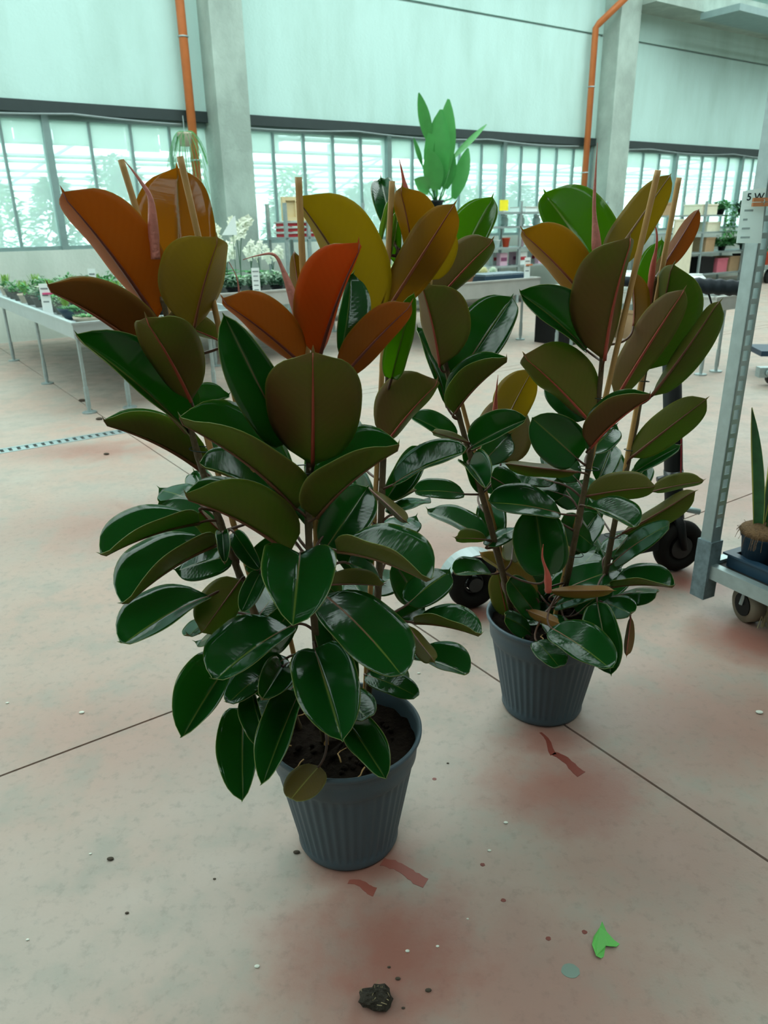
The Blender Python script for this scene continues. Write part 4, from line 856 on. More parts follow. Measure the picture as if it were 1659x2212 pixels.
# small plants -------------------------------------------------------
def small_pot(t, P, r, h, m):
    MB().lathe([(r * .68, 0), (r * .95, h * .82), (r * 1.06, h * .82), (r * 1.08, h), (r * .95, h), (r * .9, h * .85), (r * .01 + .001, h * .85)], 20, P).build('pot', m, t, P, True)
def rosette(label, P, r, pm, fm, seed, group, n=34, Lf=.09, w=.028, up=.5):
    q = random.Random(seed); t = thing('succulent', label, 'succulent', P, group); small_pot(t, P, r, .08, pm); f = MB()
    for i in range(n):
        a = i * 2.4; e = up + .9 * (i / n); f.leaf(Vector(P) + Vector((0, 0, .07)), (math.cos(a) * math.cos(e), math.sin(a) * math.cos(e), math.sin(e)), (0, 0, 1), Lf * (1 - .4 * i / n), w, curl=-.25)
    f.build('foliage', fm, t, P); return t
def leafy(name, cat, label, P, r, h, pm, fm, seed, group, n=70, Lf=.05, w=.025, flowers=None, nf=0, ph=.09):
    q = random.Random(seed); t = thing(name, label, cat, P, group); small_pot(t, P, r * .62, ph, pm); f = MB(); c = Vector(P) + Vector((0, 0, ph))
    for i in range(n):
        a = q.random() * 6.283; rr = r * math.sqrt(q.random()); z = h * q.random() * (1.1 - rr / r * .6)
        f.leaf(c + Vector((rr * math.cos(a) * .7, rr * math.sin(a) * .7, z)), (math.cos(a) + q.uniform(-.5, .5), math.sin(a) + q.uniform(-.5, .5), q.uniform(-.2, .9)), (0, 0, 1), Lf * q.uniform(.7, 1.2), w, n=2)
    f.build('foliage', fm, t, P)
    if flowers:
        for i in range(nf):
            a = q.random() * 6.283; rr = r * math.sqrt(q.random()) * .8; z = h * q.uniform(.9, 1.2); g = MB(); b = c + Vector((rr * math.cos(a), rr * math.sin(a), z))
            for k in range(5):
                x = k * 1.2566; g.leaf(b, (math.cos(x), math.sin(x), .35), (0, 0, 1), .028, .024, n=2)
            g.build('flower', flowers, t, P)
    return t
M_GREYPOT = mat('grey_pot', (.16, .16, .14), .7); M_CREAMPOT = mat('cream_pot', (.55, .48, .38), .8)
protos = [
    lambda P, s: rosette('small rosette succulent in a terracotta pot on the aluminium bench', P, .07, M_TERRA, M_FOL[2], s, 'rosettes on the aluminium bench'),
    lambda P, s: leafy('potted_plant', 'potted plant', 'low bushy green plant in a grey pot on the aluminium bench', P, .11, .10, M_GREYPOT, M_FOL[0], s, 'bushy plants on the aluminium bench', 90),
    lambda P, s: leafy('potted_plant', 'potted plant', 'white flowering plant in a dark pot on the aluminium bench', P, .10, .09, M_BLACK, M_FOL[4], s, 'white flowers on the aluminium bench', 60, flowers=M_PETAL, nf=16),
    lambda P, s: leafy('potted_plant', 'potted plant', 'yellow flowering plant in a dark pot on the aluminium bench', P, .10, .08, M_BLACK, M_FOL[0], s, 'yellow flowers on the aluminium bench', 60, flowers=M_YELLOW, nf=9),
    lambda P, s: rosette('spiky aloe in a cream pot on the aluminium bench', P, .06, M_CREAMPOT, M_FOL[3], s, 'aloes on the aluminium bench', 26, .15, .022, .75),
    lambda P, s: leafy('potted_plant', 'potted plant', 'pale silvery bushy plant in a grey pot on the aluminium bench', P, .12, .09, M_GREYPOT, M_FOL[2], s, 'silvery plants on the aluminium bench', 110, .04, .018),
]
order = [[0, 4, 1, 0], [1, 5, 2, 1], [4, 1, 3, 5], [5, 1, 2, 0], [1, 0, 5, 3], [2, 1, 4, 1], [5, 3, 1, 2], [1, 5, 4, 5], [4, 1, 1, 0], [1, 4, 5, 1], [5, 1, 4, 1], [1, 5, 1, 4], [4, 4, 5, 1]]
made = {}
for i, row in enumerate(order):
    for j, k in enumerate(row):
        if i == 0 and j < 2: continue
        u = 1.64 + j * .345 + rnd.uniform(-.02, .02); v = 6.62 + i * .325 + rnd.uniform(-.02, .02)
        if j == 0 and i in (1, 2, 3): v = (6.87, 7.42, 7.68)[i - 1]      # room for the wide bowl in this row
        P = G(u, v, BZ)
        if k not in made: made[k] = protos[k](P, k)
        else: copy_tree(made[k], P, rz=rnd.random() * 6.28, sc=1.0 if j == 0 and i < 4 else rnd.uniform(1.05, 1.28))
# the ones that can be told apart at the near corner
P = G(1.64, 7.15, BZ); t = thing('succulent_bowl', 'wide dark bowl of green succulents beside the bench lip', 'planter', P)
MB().lathe([(.08, 0), (.13, .07), (.145, .10), (.135, .10), (.12, .07), (.01, .065)], 28, P).build('bowl', M_NAVY, t, P, True)
f = MB()
for i in range(120):
    a = rnd.random() * 6.283; rr = .12 * math.sqrt(rnd.random()); f.leaf(P + Vector((rr * math.cos(a), rr * math.sin(a), .07)), (math.cos(a) * .6, math.sin(a) * .6, 1), (0, 0, 1), .055, .014, n=2)
f.build('foliage', M_FOL[0], t, P)
for lab, u, v in (('terracotta bowl of succulents at the bench corner', 1.62, 6.60), ('terracotta bowl of succulents a step in from the bench corner', 1.93, 6.66)):
    P = G(u, v, BZ); t = thing('succulent_bowl', lab, 'planter', P, 'terracotta bowls')
    MB().lathe([(.085, 0), (.115, .05), (.125, .05), (.128, .075), (.115, .075), (.10, .05), (.01, .045)], 28, P).build('bowl', M_CREAMPOT, t, P, True)
    f = MB()
    for i in range(80):
        a = rnd.random() * 6.283; rr = .10 * math.sqrt(rnd.random()); f.leaf(P + Vector((rr * math.cos(a), rr * math.sin(a), .05)), (math.cos(a) * .8, math.sin(a) * .8, .9), (0, 0, 1), .06, .02, n=2)
    f.build('foliage', M_FOL[0], t, P)
def price_card(label, P, h, w, peg, rz=.0, lines=3):
    t = thing('price_card', label, 'price card', P)
    MB().box(Vector(P) + Vector((0, 0, h / 2)), (w, .003, h), 0, rz).build('card', M_WHITE, t, P)
    for k in range(lines):
        MB().box(Vector(P) + Vector((math.sin(rz) * .003, -math.cos(rz) * .003, h * (.85 - .2 * k))), (w * (.6 if k else .75), .001, h * .045), 0, rz).build('writing', mat('grey_print', (.20, .24, .24), .8), t, P)
    if peg:
        MB().box(Vector(P) + Vector((w * .3, -.01, h * .7)), (.09, .012, .016), 0, rz + .2).build('peg', peg, t, P)
    return t
price_card('white price card with a pink peg next to the dark bowl', G(1.50, 7.55, BZ), .29, .09, M_PINK)
price_card('white price card with a pink peg among white flowers', G(2.16, 8.40, BZ), .36, .075, M_PINK, .2)
# orchids on the next bench ------------------------------------------
M_SLEEVE = mat('clear_orchid_pot', (.55, .62, .55), .3, 0, .1)
def orchid(label, P, h, lean, seed, group, nfl=9):
    q = random.Random(seed); t = thing('orchid', label, 'orchid', P, group); small_pot(t, P, .062, .12, M_SLEEVE); f = MB(); c = Vector(P) + Vector((0, 0, .11))
    for i in range(6):
        a = i * 1.05 + q.random(); f.leaf(c, (math.cos(a), math.sin(a), .5), (0, 0, 1), .2, .06, curl=.35, n=4)
    f.build('foliage', M_FOL[0], t, P)
    for s in range(2):
        a = lean + s * 1.9; pts = []
        for k in range(9):
            x = k / 8; pts.append(c + Vector((math.cos(a) * .14 * x ** 2.2, math.sin(a) * .14 * x ** 2.2, h * (x - .16 * max(0, x - .7) ** 1.3 * 4))))
        st = MB().tube(pts, .005, 6).build('flower_stem', M_FOL[1], t, P, True)
        for k in range(nfl):
            x = .62 + .38 * k / nfl; i0 = min(7, int(x * 8)); b = pts[i0].lerp(pts[i0 + 1], x * 8 - i0) + Vector((q.uniform(-.05, .05), q.uniform(-.05, .03), q.uniform(-.06, .04)))
            g = MB()
            for m_ in range(5):
                w = m_ * 1.2566 + q.random() * .3; d = Vector((math.cos(w), -.25, math.sin(w))); g.leaf(b, d, (0, -1, .1), .052, .05, curl=.1, n=2)
            g.build('flower', M_PETAL, st, P)
    return t
o1 = orchid('tall white orchid in bloom by the left concrete pillar', G(3.75, 8.75, .73), .72, 2.2, 1, 'tall orchids', 10)
o2 = orchid('tall white orchid with the heaviest bloom beside the paper sleeve', G(4.05, 8.85, .73), .82, .3, 2, 'tall orchids', 12)
for k, (u, v) in enumerate(((3.5, 9.5), (3.85, 9.55), (4.2, 9.6), (4.5, 9.5), (3.65, 9.9), (4.05, 9.95), (4.75, 9.75), (4.62, 9.1), (4.36, 10.02))):
    if k == 0: o3 = orchid('short white orchid in a clear pot on the orchid bench', G(u, v, .73), .38, 1, 5, 'short orchids', 9)
    else: copy_tree(o3, G(u, v, .73), rz=k * 1.3, sc=rnd.uniform(.9, 1.1))
P = G(3.90, 8.66, .73); t = thing('paper_sleeve', 'white folded paper sleeve corner standing among the orchids', 'paper', P)
MB().tube([P, P + Vector((0, 0, .62))], .004, 6).build('stick', M_FOL[1], t, P)
s_ = MB(); c_ = P + Vector((0, 0, .62))
s_.hexa([c_ + Vector(x) for x in ((-.13, 0, 0), (.05, 0, 0), (.05, .012, 0), (-.13, .012, 0), (.02, 0, .2), (.045, 0, .21), (.045, .012, .21), (.02, .012, .2))]); s_.build('sheet', M_WHITE, t, P)
kal = None
for k in range(7):
    P = G(3.24 + k * .265, 7.885, .73)
    if kal is None: kal = leafy('kalanchoe', 'potted plant', 'first dark green kalanchoe along the orchid bench edge from the aluminium bench', P, .125, .12, M_BLACK, M_FOL[1], 31, 'kalanchoes along the edge', 150, .05, .035)
    else: copy_tree(kal, P, ['second', 'third', 'fourth', 'fifth', 'sixth', 'last'][k - 1] + ' dark green kalanchoe along the orchid bench edge from the aluminium bench', rz=k * 1.1, sc=rnd.uniform(.92, 1.05))
pal = None
for k in range(14):
    P = G(3.25 + (k % 7) * .262, 8.16 + .27 * (k // 7), .73)
    if pal is None: pal = leafy('potted_plant', 'potted plant', 'pale grey-green plant behind the dark kalanchoes', P, .12, .10, M_GREYPOT, M_FOL[2], 33, 'grey plants behind the kalanchoes', 120, .05, .03)
    else: copy_tree(pal, P, rz=k * .9, sc=rnd.uniform(.9, 1.1))
price_card('tall white price card at the edge of the orchid bench', G(3.70, 7.713, .782), .24, .085, None, .1, 5)
# shelf trolley with red crates behind the orchids ----------------------
def rack(name, label, u0, u1, v0, v1, zs, ztop, posts, m=M_GALV, bars=None):
    t = thing(name, label, 'shelf', G((u0 + u1) / 2, (v0 + v1) / 2, 0))
    for z in zs: MB().gbox(u0, u1, v0, v1, z - .035, z).build('shelf_board', m, t)
    for u in posts:
        for v in (v0 + .02, v1 - .02): MB().gbox(u - .025, u + .025, v - .02, v + .02, 0, ztop).build('post', m, t)
    return t
rack('plant_trolley', 'grey trolley holding stacked red crates and wooden frames', 5.5, 6.9, 10.35, 10.95, (.2, .75, 1.28), 1.75, (5.52, 5.9, 6.88))
for k in range(3):
    P = G(5.86, 10.6, 1.28 + k * .075); t = thing('crate', ['bottom', 'middle', 'top'][k] + ' one of the stacked flat red crates on the grey trolley', 'crate', P, 'red crates on the trolley')
    MB().gbox(5.58, 6.08, 10.45, 10.8, 1.281 + k * .075, 1.325 + k * .075).build('crate_body', M_RED, t, P)
    q = MB(); q.gbox(5.56, 6.10, 10.43, 10.82, 1.326 + k * .075, 1.345 + k * .075); q.build('slat', M_STEELGREY, t, P)
P = G(6.35, 10.6, 1.28); t = thing('crate', 'single red crate with a dark lid beside the red stack', 'crate', P)
MB().gbox(6.15, 6.6, 10.45, 10.8, 1.281, 1.36).build('crate_body', M_RED, t, P); MB().gbox(6.2, 6.5, 10.48, 10.75, 1.36, 1.42).build('lid', M_STEELGREY, t, P)
for lab, u0 in (('pale wooden frame standing upright on the red crates, edge to the trolley post', 5.56), ('pale wooden frame standing upright on the red crates, beside its twin', 5.85)):
    P = G(u0 + .13, 10.55, 1.505); t = thing('wooden_frame', lab, 'frame', P, 'wooden frames on the crates')
    q = MB(); z0 = 1.506
    for a, b, c, d in ((0, .26, 0, .05), (0, .26, .28, .33), (0, .05, .05, .28), (.21, .26, .05, .28)): q.gbox(u0 + a, u0 + b, 10.5, 10.56, z0 + c, z0 + d)
    q.build('frame', M_WOOD, t, P); MB().gbox(u0 + .05, u0 + .21, 10.535, 10.55, z0 + .05, z0 + .28).build('back_board', M_WOOD, t, P)
# central shelf rack ------------------------------------------------------
rack('shelf_rack', 'tall grey shelf rack carrying cups, pots and the bird of paradise', 8.1, 12.8, 10.45, 11.0, (.2, .68, 1.0, 1.36, 1.60), 1.78, (8.13, 10.4, 12.77))
rack_items = [
    ('plant_pot', 'orange plant pot on the shelf rack', 'pot', 10.2, 1.0, .16, .075, mat('orange_pot', (.60, .06, .015), .5)),
    ('plant_pot', 'small white pot beside the orange pot', 'pot', 9.98, 1.0, .13, .06, M_WHITE),
    ('plant_pot', 'small pink pot beside the orange pot', 'pot', 10.6, 1.0, .14, .06, mat('pale_pink', (.62, .40, .45), .6)),
    ('plant_pot', 'first white bowl along from the pink pot', 'pot', 10.9, 1.0, .12, .1, M_WHITE), ('plant_pot', 'white jar at the end beside the white bowl', 'pot', 11.2, 1.0, .2, .09, M_WHITE)]
for nm, lab, cat, u, z, h, r_, m in rack_items:
    P = G(u, 10.62, z); t = thing(nm, lab, cat, P)
    MB().lathe([(r_ * .7, 0), (r_, h * .9), (r_ * 1.06, h * .9), (r_ * 1.06, h), (r_ * .9, h), (r_ * .8, .02), (.01, .02)], 20, P).build('body', m, t, P, True)
    MB().ring(P + Vector((0, 0, h * .96)), (0, 0, 1), r_ * 1.05, .006, 20, 6).build('rim', m, t, P, True)
for k in range(10):
    u = 9.9 + (k % 5) * .5 + .2; z = .68
    P = G(u, 10.6 + .2 * (k // 5), z); t = thing('box', ['pink patterned carton on the lower rack shelf', 'white carton on the lower rack shelf'][k % 2], 'carton', P, ['pink cartons', 'white cartons'][k % 2])
    q = MB(); q.gbox(u - .09, u + .09, 10.55 + .2 * (k // 5), 10.65 + .2 * (k // 5), z, z + .22); q.build('body', [mat('pink_carton', (.60, .38, .48), .6), M_WHITE][k % 2], t, P)
    q = MB(); q.gbox(u - .07, u + .07, 10.542 + .2 * (k // 5), 10.549 + .2 * (k // 5), z + .08, z + .14); q.build('print', [mat('mauve_print', (.20, .05, .12), .7), M_RED][k % 2], t, P)
for k in range(9):
    u = 9.0 + k * .42; P = G(u, 10.75, 1.36); t = thing('glass_jar', ['first', 'second', 'third', 'fourth', 'fifth', 'sixth', 'seventh', 'eighth', 'ninth'][k] + ' pale glass jar along the upper rack shelf from the bird of paradise', 'jar', P, 'glass jars on the rack')
    MB().lathe([(.06, 0), (.075, .03), (.075, .12), (.05, .15), (.055, .17)], 16, P).build('body', mat('pale_glass_ware', (.55, .70, .68), .25), t, P, True)
    MB().lathe([(.058, .165), (.058, .19), (.01, .195)], 16, P).build('lid', M_WHITE, t, P, True)
for k in range(6):
    u = 10.7 + k * .36; P = G(u, 10.72, 1.60); t = thing('carton', ['first', 'second', 'third', 'fourth', 'fifth', 'sixth'][k] + ' flat white carton on the rack top from the yellow sign', 'carton', P, 'cartons on top of the rack')
    MB().gbox(u - .15, u + .15, 10.5, 10.9, 1.60, 1.67).build('body', M_WHITE, t, P); MB().gbox(u - .155, u + .155, 10.49, 10.91, 1.67, 1.69).build('lid', M_STEELGREY, t, P)
P = G(10.0, 10.5, 1.60); t = thing('yellow_sign', 'bright yellow square sign standing on the shelf rack', 'sign', P)
MB().gbox(9.9, 10.1, 10.49, 10.505, 1.62, 1.80).build('plate', mat('yellow_plate', (.85, .75, .02), .5), t, P); MB().gbox(9.97, 10.03, 10.47, 10.53, 1.60, 1.625).build('foot', M_STEELGREY, t, P)
# bird of paradise on the rack
P = G(8.62, 10.72, 1.60); t = thing('bird_of_paradise', 'bird of paradise plant with tall paddle leaves on top of the shelf rack', 'potted plant', P)
small_pot(t, P, .13, .2, M_BLACK)
M_STR = [mat('paddle_leaf', (.045, .25, .05), .35, 0, .2, 6)] * 3
def paddle(b0, b1, b2, w, m, up=(0, -1, .2)):
    q = MB(); p0 = G(*b0); p1 = G(*b1); p2 = G(*b2); o = q.tube([p0, p0.lerp(p1, .5) + Vector((.02, 0, 0)), p1], .014, 6).build('leaf_stalk', M_STR[0], t, P, True)
    g = MB(); d = p2 - p1; g.leaf(p1 - d * .03, d, Vector(up), d.length * 1.05, w, curl=.04, n=10); g.build('leaf', M_STR[m], t, P, True)
paddle((8.62, 10.72, 1.75), (8.62, 10.7, 2.05), (8.80, 10.6, 3.30), .42, 0, (.55, -1, 0)); paddle((8.60, 10.72, 1.75), (8.58, 10.65, 2.0), (8.52, 10.5, 3.12), .46, 2, (-.4, -1, .2))
paddle((8.60, 10.72, 1.75), (8.45, 10.7, 2.7), (8.17, 10.6, 3.35), .2, 2); paddle((8.60, 10.72, 1.75), (8.52, 10.6, 1.98), (8.30, 10.5, 2.55), .34, 1); paddle((8.60, 10.72, 1.75), (8.4, 10.65, 1.95), (8.05, 10.55, 2.1), .28, 1)
paddle((8.66, 10.72, 1.75), (9.0, 10.7, 1.85), (9.22, 10.6, 2.60), .27, 0, (.3, -1, .3)); paddle((8.66, 10.72, 1.75), (8.95, 10.7, 2.45), (9.62, 10.6, 3.0), .10, 2)
paddle((8.64, 10.72, 1.75), (8.30, 10.7, 2.35), (8.1, 10.65, 2.72), .08, 1); paddle((8.66, 10.72, 1.75), (8.85, 10.75, 2.0), (8.92, 10.7, 2.6), .28, 1)
# fern hanging by the left pillar
P = G(4.36, 11.0, 2.50); t = thing('hanging_fern', 'wispy hanging fern in a pale pot beside the straight orange pipe', 'fern', P)
MB().lathe([(.07, 0), (.10, .15), (.105, .17), (.09, .17), (.01, .16)], 20, P).build('pot', M_CREAMPOT, t, P, True)
MB().tube([P + Vector((0, 0, .16)), P + Vector((.0, .0, .38))], .006, 5).build('hanger', M_GALV, t, P)
f = MB()
for i in range(34):
    a = rnd.random() * 6.283; L_ = rnd.uniform(.35, .95); p0 = P + Vector((0, 0, .16)); pr = p0
    for k in range(1, 9):
        x = k / 8; p1 = p0 + Vector((math.cos(a) * .28 * x, math.sin(a) * .28 * x, .12 * math.sin(x * 2) - L_ * x * x)); f.tube([pr, p1], .004, 4, cap=False)
        for s in (-1, 1): f.leaf(p1, (math.cos(a + s * 1.2), math.sin(a + s * 1.2), -.3), (0, 0, 1), .07, .012, n=1)
        pr = p1
f.build('fronds', M_FOL[0], t, P)
# bench with red pot -------------------------------------------------------
BR = .73
P = G(6.22, 7.15, BR); t = leafy('potted_plant', 'potted plant', 'leafy variegated plant in a red pot at the bench edge', P, .17, .42, M_TERRA, M_FOL[0], 51, None, 150, .08, .035, M_PETAL, 26, .12)
P = G(6.78, 7.2, BR); t = thing('seed_tray', 'long navy plastic tray at the bench edge beside the red pot', 'tray', P)
q = MB(); q.gbox(6.42, 7.18, 7.02, 7.4, BR, BR + .09); q.build('tray_body', M_NAVY, t, P)
for k in range(5): MB().gbox(6.45 + k * .145, 6.58 + k * .145, 7.04, 7.38, BR + .085, BR + .11).build('cell', mat('tray_cell_grey', (.20, .25, .28), .6), t, P)
cac = [None, None]
for k in range(34):
    i = k % 2; u = 5.72 + (k % 9) * .165; v = 7.55 + (k // 9) * .3; P = G(u, v, BR)
    if cac[i] is None:
        t = cac[i] = thing('cactus', ['small round green cactus in a clay pot on the grey-edged bench', 'pale yellow spiny cactus in a clay pot on the grey-edged bench'][i], 'cactus', P, ['green cacti', 'yellow cacti'][i]); small_pot(t, P, .05, .07, M_TERRA)
        f = MB(); f.ball(P + Vector((0, 0, .11)), .055, 16, 8, 0, (1, 1, 1.2)); f.build('body', [M_FOL[2], mat('cactus_yellow', (.42, .40, .16), .8)][i], t, P, True)
        f = MB()
        for s in range(50):
            a = s * 2.4; e = math.asin(min(.99, s / 50)); d = Vector((math.cos(a) * math.cos(e), math.sin(a) * math.cos(e), math.sin(e) * 1.2)); f.tube([P + Vector((0, 0, .11)) + d * .05, P + Vector((0, 0, .11)) + d * .075], [.003, .0005], 4)
        f.build('spines', M_PETAL, t, P)
    else: copy_tree(cac[i], P, sc=rnd.uniform(.85, 1.05))
price_card('white price card with an orange peg on the grey-edged bench', G(7.08, 6.97, BR), .29, .075, mat('orange_peg', (.65, .18, .05), .6), .15)
gp = None
for k in range(12):
    u = 6.3 + (k % 4) * .22; v = 8.75 + (k // 4) * .25; P = G(u, v, BR)
    if gp is None: gp = leafy('potted_plant', 'potted plant', 'light green seedling pot behind the cacti', P, .11, .1, M_GREYPOT, M_FOL[3], 61, 'seedlings behind the cacti', 80, .05, .02)
    else: copy_tree(gp, P, rz=k, sc=rnd.uniform(.9, 1.2))
for lab, u, v, d, m, h in (('black tub standing on the floor under the benches', 7.55, 6.55, (.9, .5), M_BLACK, .42), ('brown cardboard box on the floor behind the narrow bench', 8.45, 6.35, (.6, .5), M_CARD, .36)):
    P = G(u, v, 0); t = thing('box', lab, 'box', P); q = MB(); q.gbox(u - d[0] / 2, u + d[0] / 2, v - d[1] / 2, v + d[1] / 2, 0, h); q.build('body', m, t, P)
    q = MB(); q.gbox(u - d[0] / 2 - .01, u + d[0] / 2 + .01, v - d[1] / 2 - .01, v + d[1] / 2 + .01, h - .04, h + .01); q.build('rim', m, t, P)
# narrow bench: white globes
for k in range(6):
    P = G(6.78, 4.42 + k * .27, BZ); t = thing('white_globe', ['first', 'second', 'third', 'fourth', 'fifth', 'sixth'][k] + ' white globe pot from the near end of the narrow bench', 'pot', P, 'white globes in a row')
    MB().lathe([(.05, 0), (.10, .04), (.13, .11), (.11, .19), (.06, .235), (.055, .235), (.05, .2), (.01, .19)], 24, P).build('body', M_WHITE, t, P, True)
    MB().ring(P + Vector((0, 0, .235)), (0, 0, 1), .057, .008, 20, 6).build('rim', M_WHITE, t, P, True)
# right-hand shelving with ivy ----------------------------------------------
rack('shelf_rack', 'long low shelf rack draped with ivy beyond the right pillar', 14.2, 19.6, 10.3, 10.9, (.25, .72, 1.15, 1.5), 1.78, (14.23, 15.9, 17.6, 19.57))
for k, (u, z, w, h, m, lab) in enumerate(((14.6, 1.5, .5, .25, M_CARD, 'brown cardboard box on top of the ivy rack'), (15.1, 0, .7, 1.42, M_CREAM, 'large cream board standing upright against the ivy rack'), (16.1, 1.5, .6, .22, M_CREAM, 'cream carton on top of the ivy rack'), (16.35, 1.15, .5, .2, M_CREAM, 'cream carton on the second shelf of the ivy rack'),
        (16.3, .72, .35, .3, M_CARD, 'brown carton on the ivy rack beside the cream board'), (16.9, .25, .4, .3, mat('pink_box', (.50, .12, .16), .7), 'pink box on the bottom shelf of the ivy rack'), (17.4, .25, .4, .33, M_CARD, 'brown box beside the pink box'), (16.3, .25, .5, .35, M_BLACK, 'black crate on the bottom shelf of the ivy rack'), (18.2, .25, .4, .36, M_BLACK, 'black bin at the end of the ivy rack'))):
    v0, v1 = (10.36, 10.8) if k != 1 else (10.24, 10.285)
    P = G(u, (v0 + v1) / 2, z); t = thing('box' if k != 1 else 'board', lab, 'box' if k != 1 else 'board', P); q = MB(); q.gbox(u - w / 2, u + w / 2, v0, v1, z, z + h); q.build('body', m, t, P)
    q = MB(); q.gbox(u - w / 2 - .01, u + w / 2 + .01, v0 - .01, v1 + .01, z + h - .03, z + h + .004); q.build('lid' if k != 1 else 'top_edge', m, t, P)
for k, (u, z, w, n) in enumerate(((16.75, 1.5, .5, 420), (17.6, 1.5, .4, 320), (17.0, .72, .7, 520), (17.9, .72, .6, 420))):
    P = G(u, 10.5, z); t = thing('ivy', ['trailing ivy spilling from the top of the ivy rack', 'long trailing ivy hanging down the rack post', 'dense ivy mound on the middle shelf', 'second ivy mound at the end of the middle shelf'][k], 'ivy', P)
    small_pot(t, P, .1, .14, M_BLACK); f = MB()
    for i in range(n):
        a = rnd.random() * 6.283; x = max(-.30, min(.30, rnd.gauss(0, .4) * w)) * (1 if k < 2 else 1.2); zz = max(.10, .18 + rnd.gauss(0, .05)); y = -.02 + rnd.gauss(0, .06)
        if k < 2 and i % 3 == 0: zz = .12 - rnd.random() * .62; x = round(rnd.uniform(-1, 1) * 1.5) / 3 * .55 + rnd.gauss(0, .03); y = -.30 + rnd.gauss(0, .025)     # strands hanging clear of the shelf fronts
        f.leaf(P + G(x, y, zz), (math.cos(a), math.sin(a) * .5, rnd.uniform(-.7, .4) if zz < .1 else rnd.uniform(-.1, .5)), (0, 0, 1), .085, .06, n=2)
    if k < 2:
        for s in (-1, 0, 1): f.tube([P + Vector((0, 0, .14)), P + G(s * .18, -.2, .2), P + G(s * .18, -.3, .1), P + G(s * .18, -.3, -.5)], .005, 5)
    f.build('foliage', M_FOL[1] if k % 2 else M_FOL[0], t, P)
# far trolley and low truck seen beyond the steel post
P = Vector((9.1, 18.2, 0)); ea = Vector((eA[0], eA[1], 0)); eb = Vector((eB[0], eB[1], 0)); t = thing('plant_trolley', 'far wheeled trolley loaded with green plants', 'trolley', P)
q = MB(); q.box(P + ea * .3 + Vector((0, 0, .36)), (1.6, .6, .08), 0, AZ); q.build('platform', M_GALV, t, P)
for s in (-.3, .9): MB().disc(P + ea * s - eb * .22 + Vector((0, 0, .16)), eb, .16, .07, 16).build('wheel', M_BLACK, t, P)
for k, (x, m) in enumerate(((-.2, mat('orange_pot', (.6, .2, .05))), (.3, mat('blue_pot', (.03, .12, .3))), (.8, M_TERRA))):
    b = P + ea * x + Vector((0, 0, .40)); t2 = leafy('potted_plant', 'potted plant', ['bushy plant in an orange pot on the far trolley', 'bushy plant in a blue pot on the far trolley', 'bushy plant in a clay pot on the far trolley'][k], b, .22, .9, m, M_FOL[0], 70 + k, None, 200, .12, .06, ph=.3)
P = Vector((6.16, 13.38, 0)); t = thing('plant_pot', 'round orange-brown pot on the floor beyond the narrow bench', 'pot', P); MB().lathe([(.07, 0), (.13, .08), (.13, .16), (.09, .21), (.08, .21), (.01, .2)], 20, P).build('body', mat('ochre_pot', (.45, .22, .05), .5), t, P, True); MB().ring(P + Vector((0, 0, .21)), (0, 0, 1), .09, .012, 20, 6).build('rim', mat('ochre_pot', (.45, .22, .05)), t, P, True)
P = Vector((3.8, 7.2, 0)); t = thing('pallet_truck', 'low grey pallet truck with a navy deck', 'pallet truck', P)
q = MB(); q.box(P + Vector((.35, .1, .22)), (.95, .45, .05), 0, -.15); q.build('deck', M_NAVY, t, P)
q = MB(); q.box(P + Vector((.2, -.45, .12)), (1.1, .09, .09), 0, -.05); q.build('fork', M_GALV, t, P); q = MB(); q.box(P + Vector((.3, -.2, .14)), (.6, .05, .05), 0, .25); q.build('strut', M_NAVY, t, P)
MB().disc(P + Vector((-.27, -.5, .12)), (0, 1, 0), .035, .03, 14).build('bolt', M_GALV, t, P)
for x, y in ((-.2, -.45), (.6, -.45), (.3, .1)): MB().disc(P + Vector((x, y, .075)), (0, 1, 0), .075, .06, 16).build('wheel', M_BLACK, t, P)

# ------------------------------------------------------------------ electric scooter behind the second plant
Pf = Vector((1.28, 2.95, 0)); Pr = Vector((.35, 2.65, 0)); ax = (Pf - Pr).normalized(); nrm = Vector((-ax.y, ax.x, 0))
t = thing('electric_scooter', 'black electric scooter parked behind the rubber plant', 'scooter', Pf)
def wheel(P, n, R, parent, spokes=True):
    c = P + Vector((0, 0, R)); w = MB(); w.ring(c, n, R - .034, .034, 40, 12)
    o = w.build('wheel', M_RUBBER, parent, P, True)
    h = MB(); h.disc(c, n, .05 if n is wn else .03, .06, 24); h.ring(c, n, R - .066, .010, 32, 6); p_ = n.orthogonal().normalized(); q_ = n.cross(p_)
    for k in range(5):
        d = p_ * math.cos(k * 1.2566) + q_ * math.sin(k * 1.2566); h.tube([c + d * .02, c + d * (R - .06)], .011, 6)
    h.build('hub', mat('dark_alloy', (.03, .03, .03), .4, .5), o, P)
    return o
wn = Vector((-.25, 1, 0)).normalized()
wheel(Pf, wn, .118, t); wheel(Pr, nrm, .108, t)
q = MB()
for k in range(10):
    a0 = 1.0 + k * .17; 
    pts = [Pr + Vector((0, 0, .108)) + (ax * math.cos(a) + Vector((0, 0, 1)) * math.sin(a)) * .132 for a in (a0, a0 + .17)]
    q.hexa([pts[0] - nrm * .04, pts[0] + nrm * .04, pts[1] + nrm * .04, pts[1] - nrm * .04] + [x + (x - Pr - Vector((0, 0, .108))).normalized() * .006 for x in (pts[0] - nrm * .04, pts[0] + nrm * .04, pts[1] + nrm * .04, pts[1] - nrm * .04)])
q.build('rear_mudguard', mat('silver_mudguard', (.35, .40, .40), .35, .4), t, Pf)
a_ = Pr + ax * .10 + Vector((0, 0, .13)); b_ = Pf - ax * .16 + Vector((0, 0, .15)); q = MB()
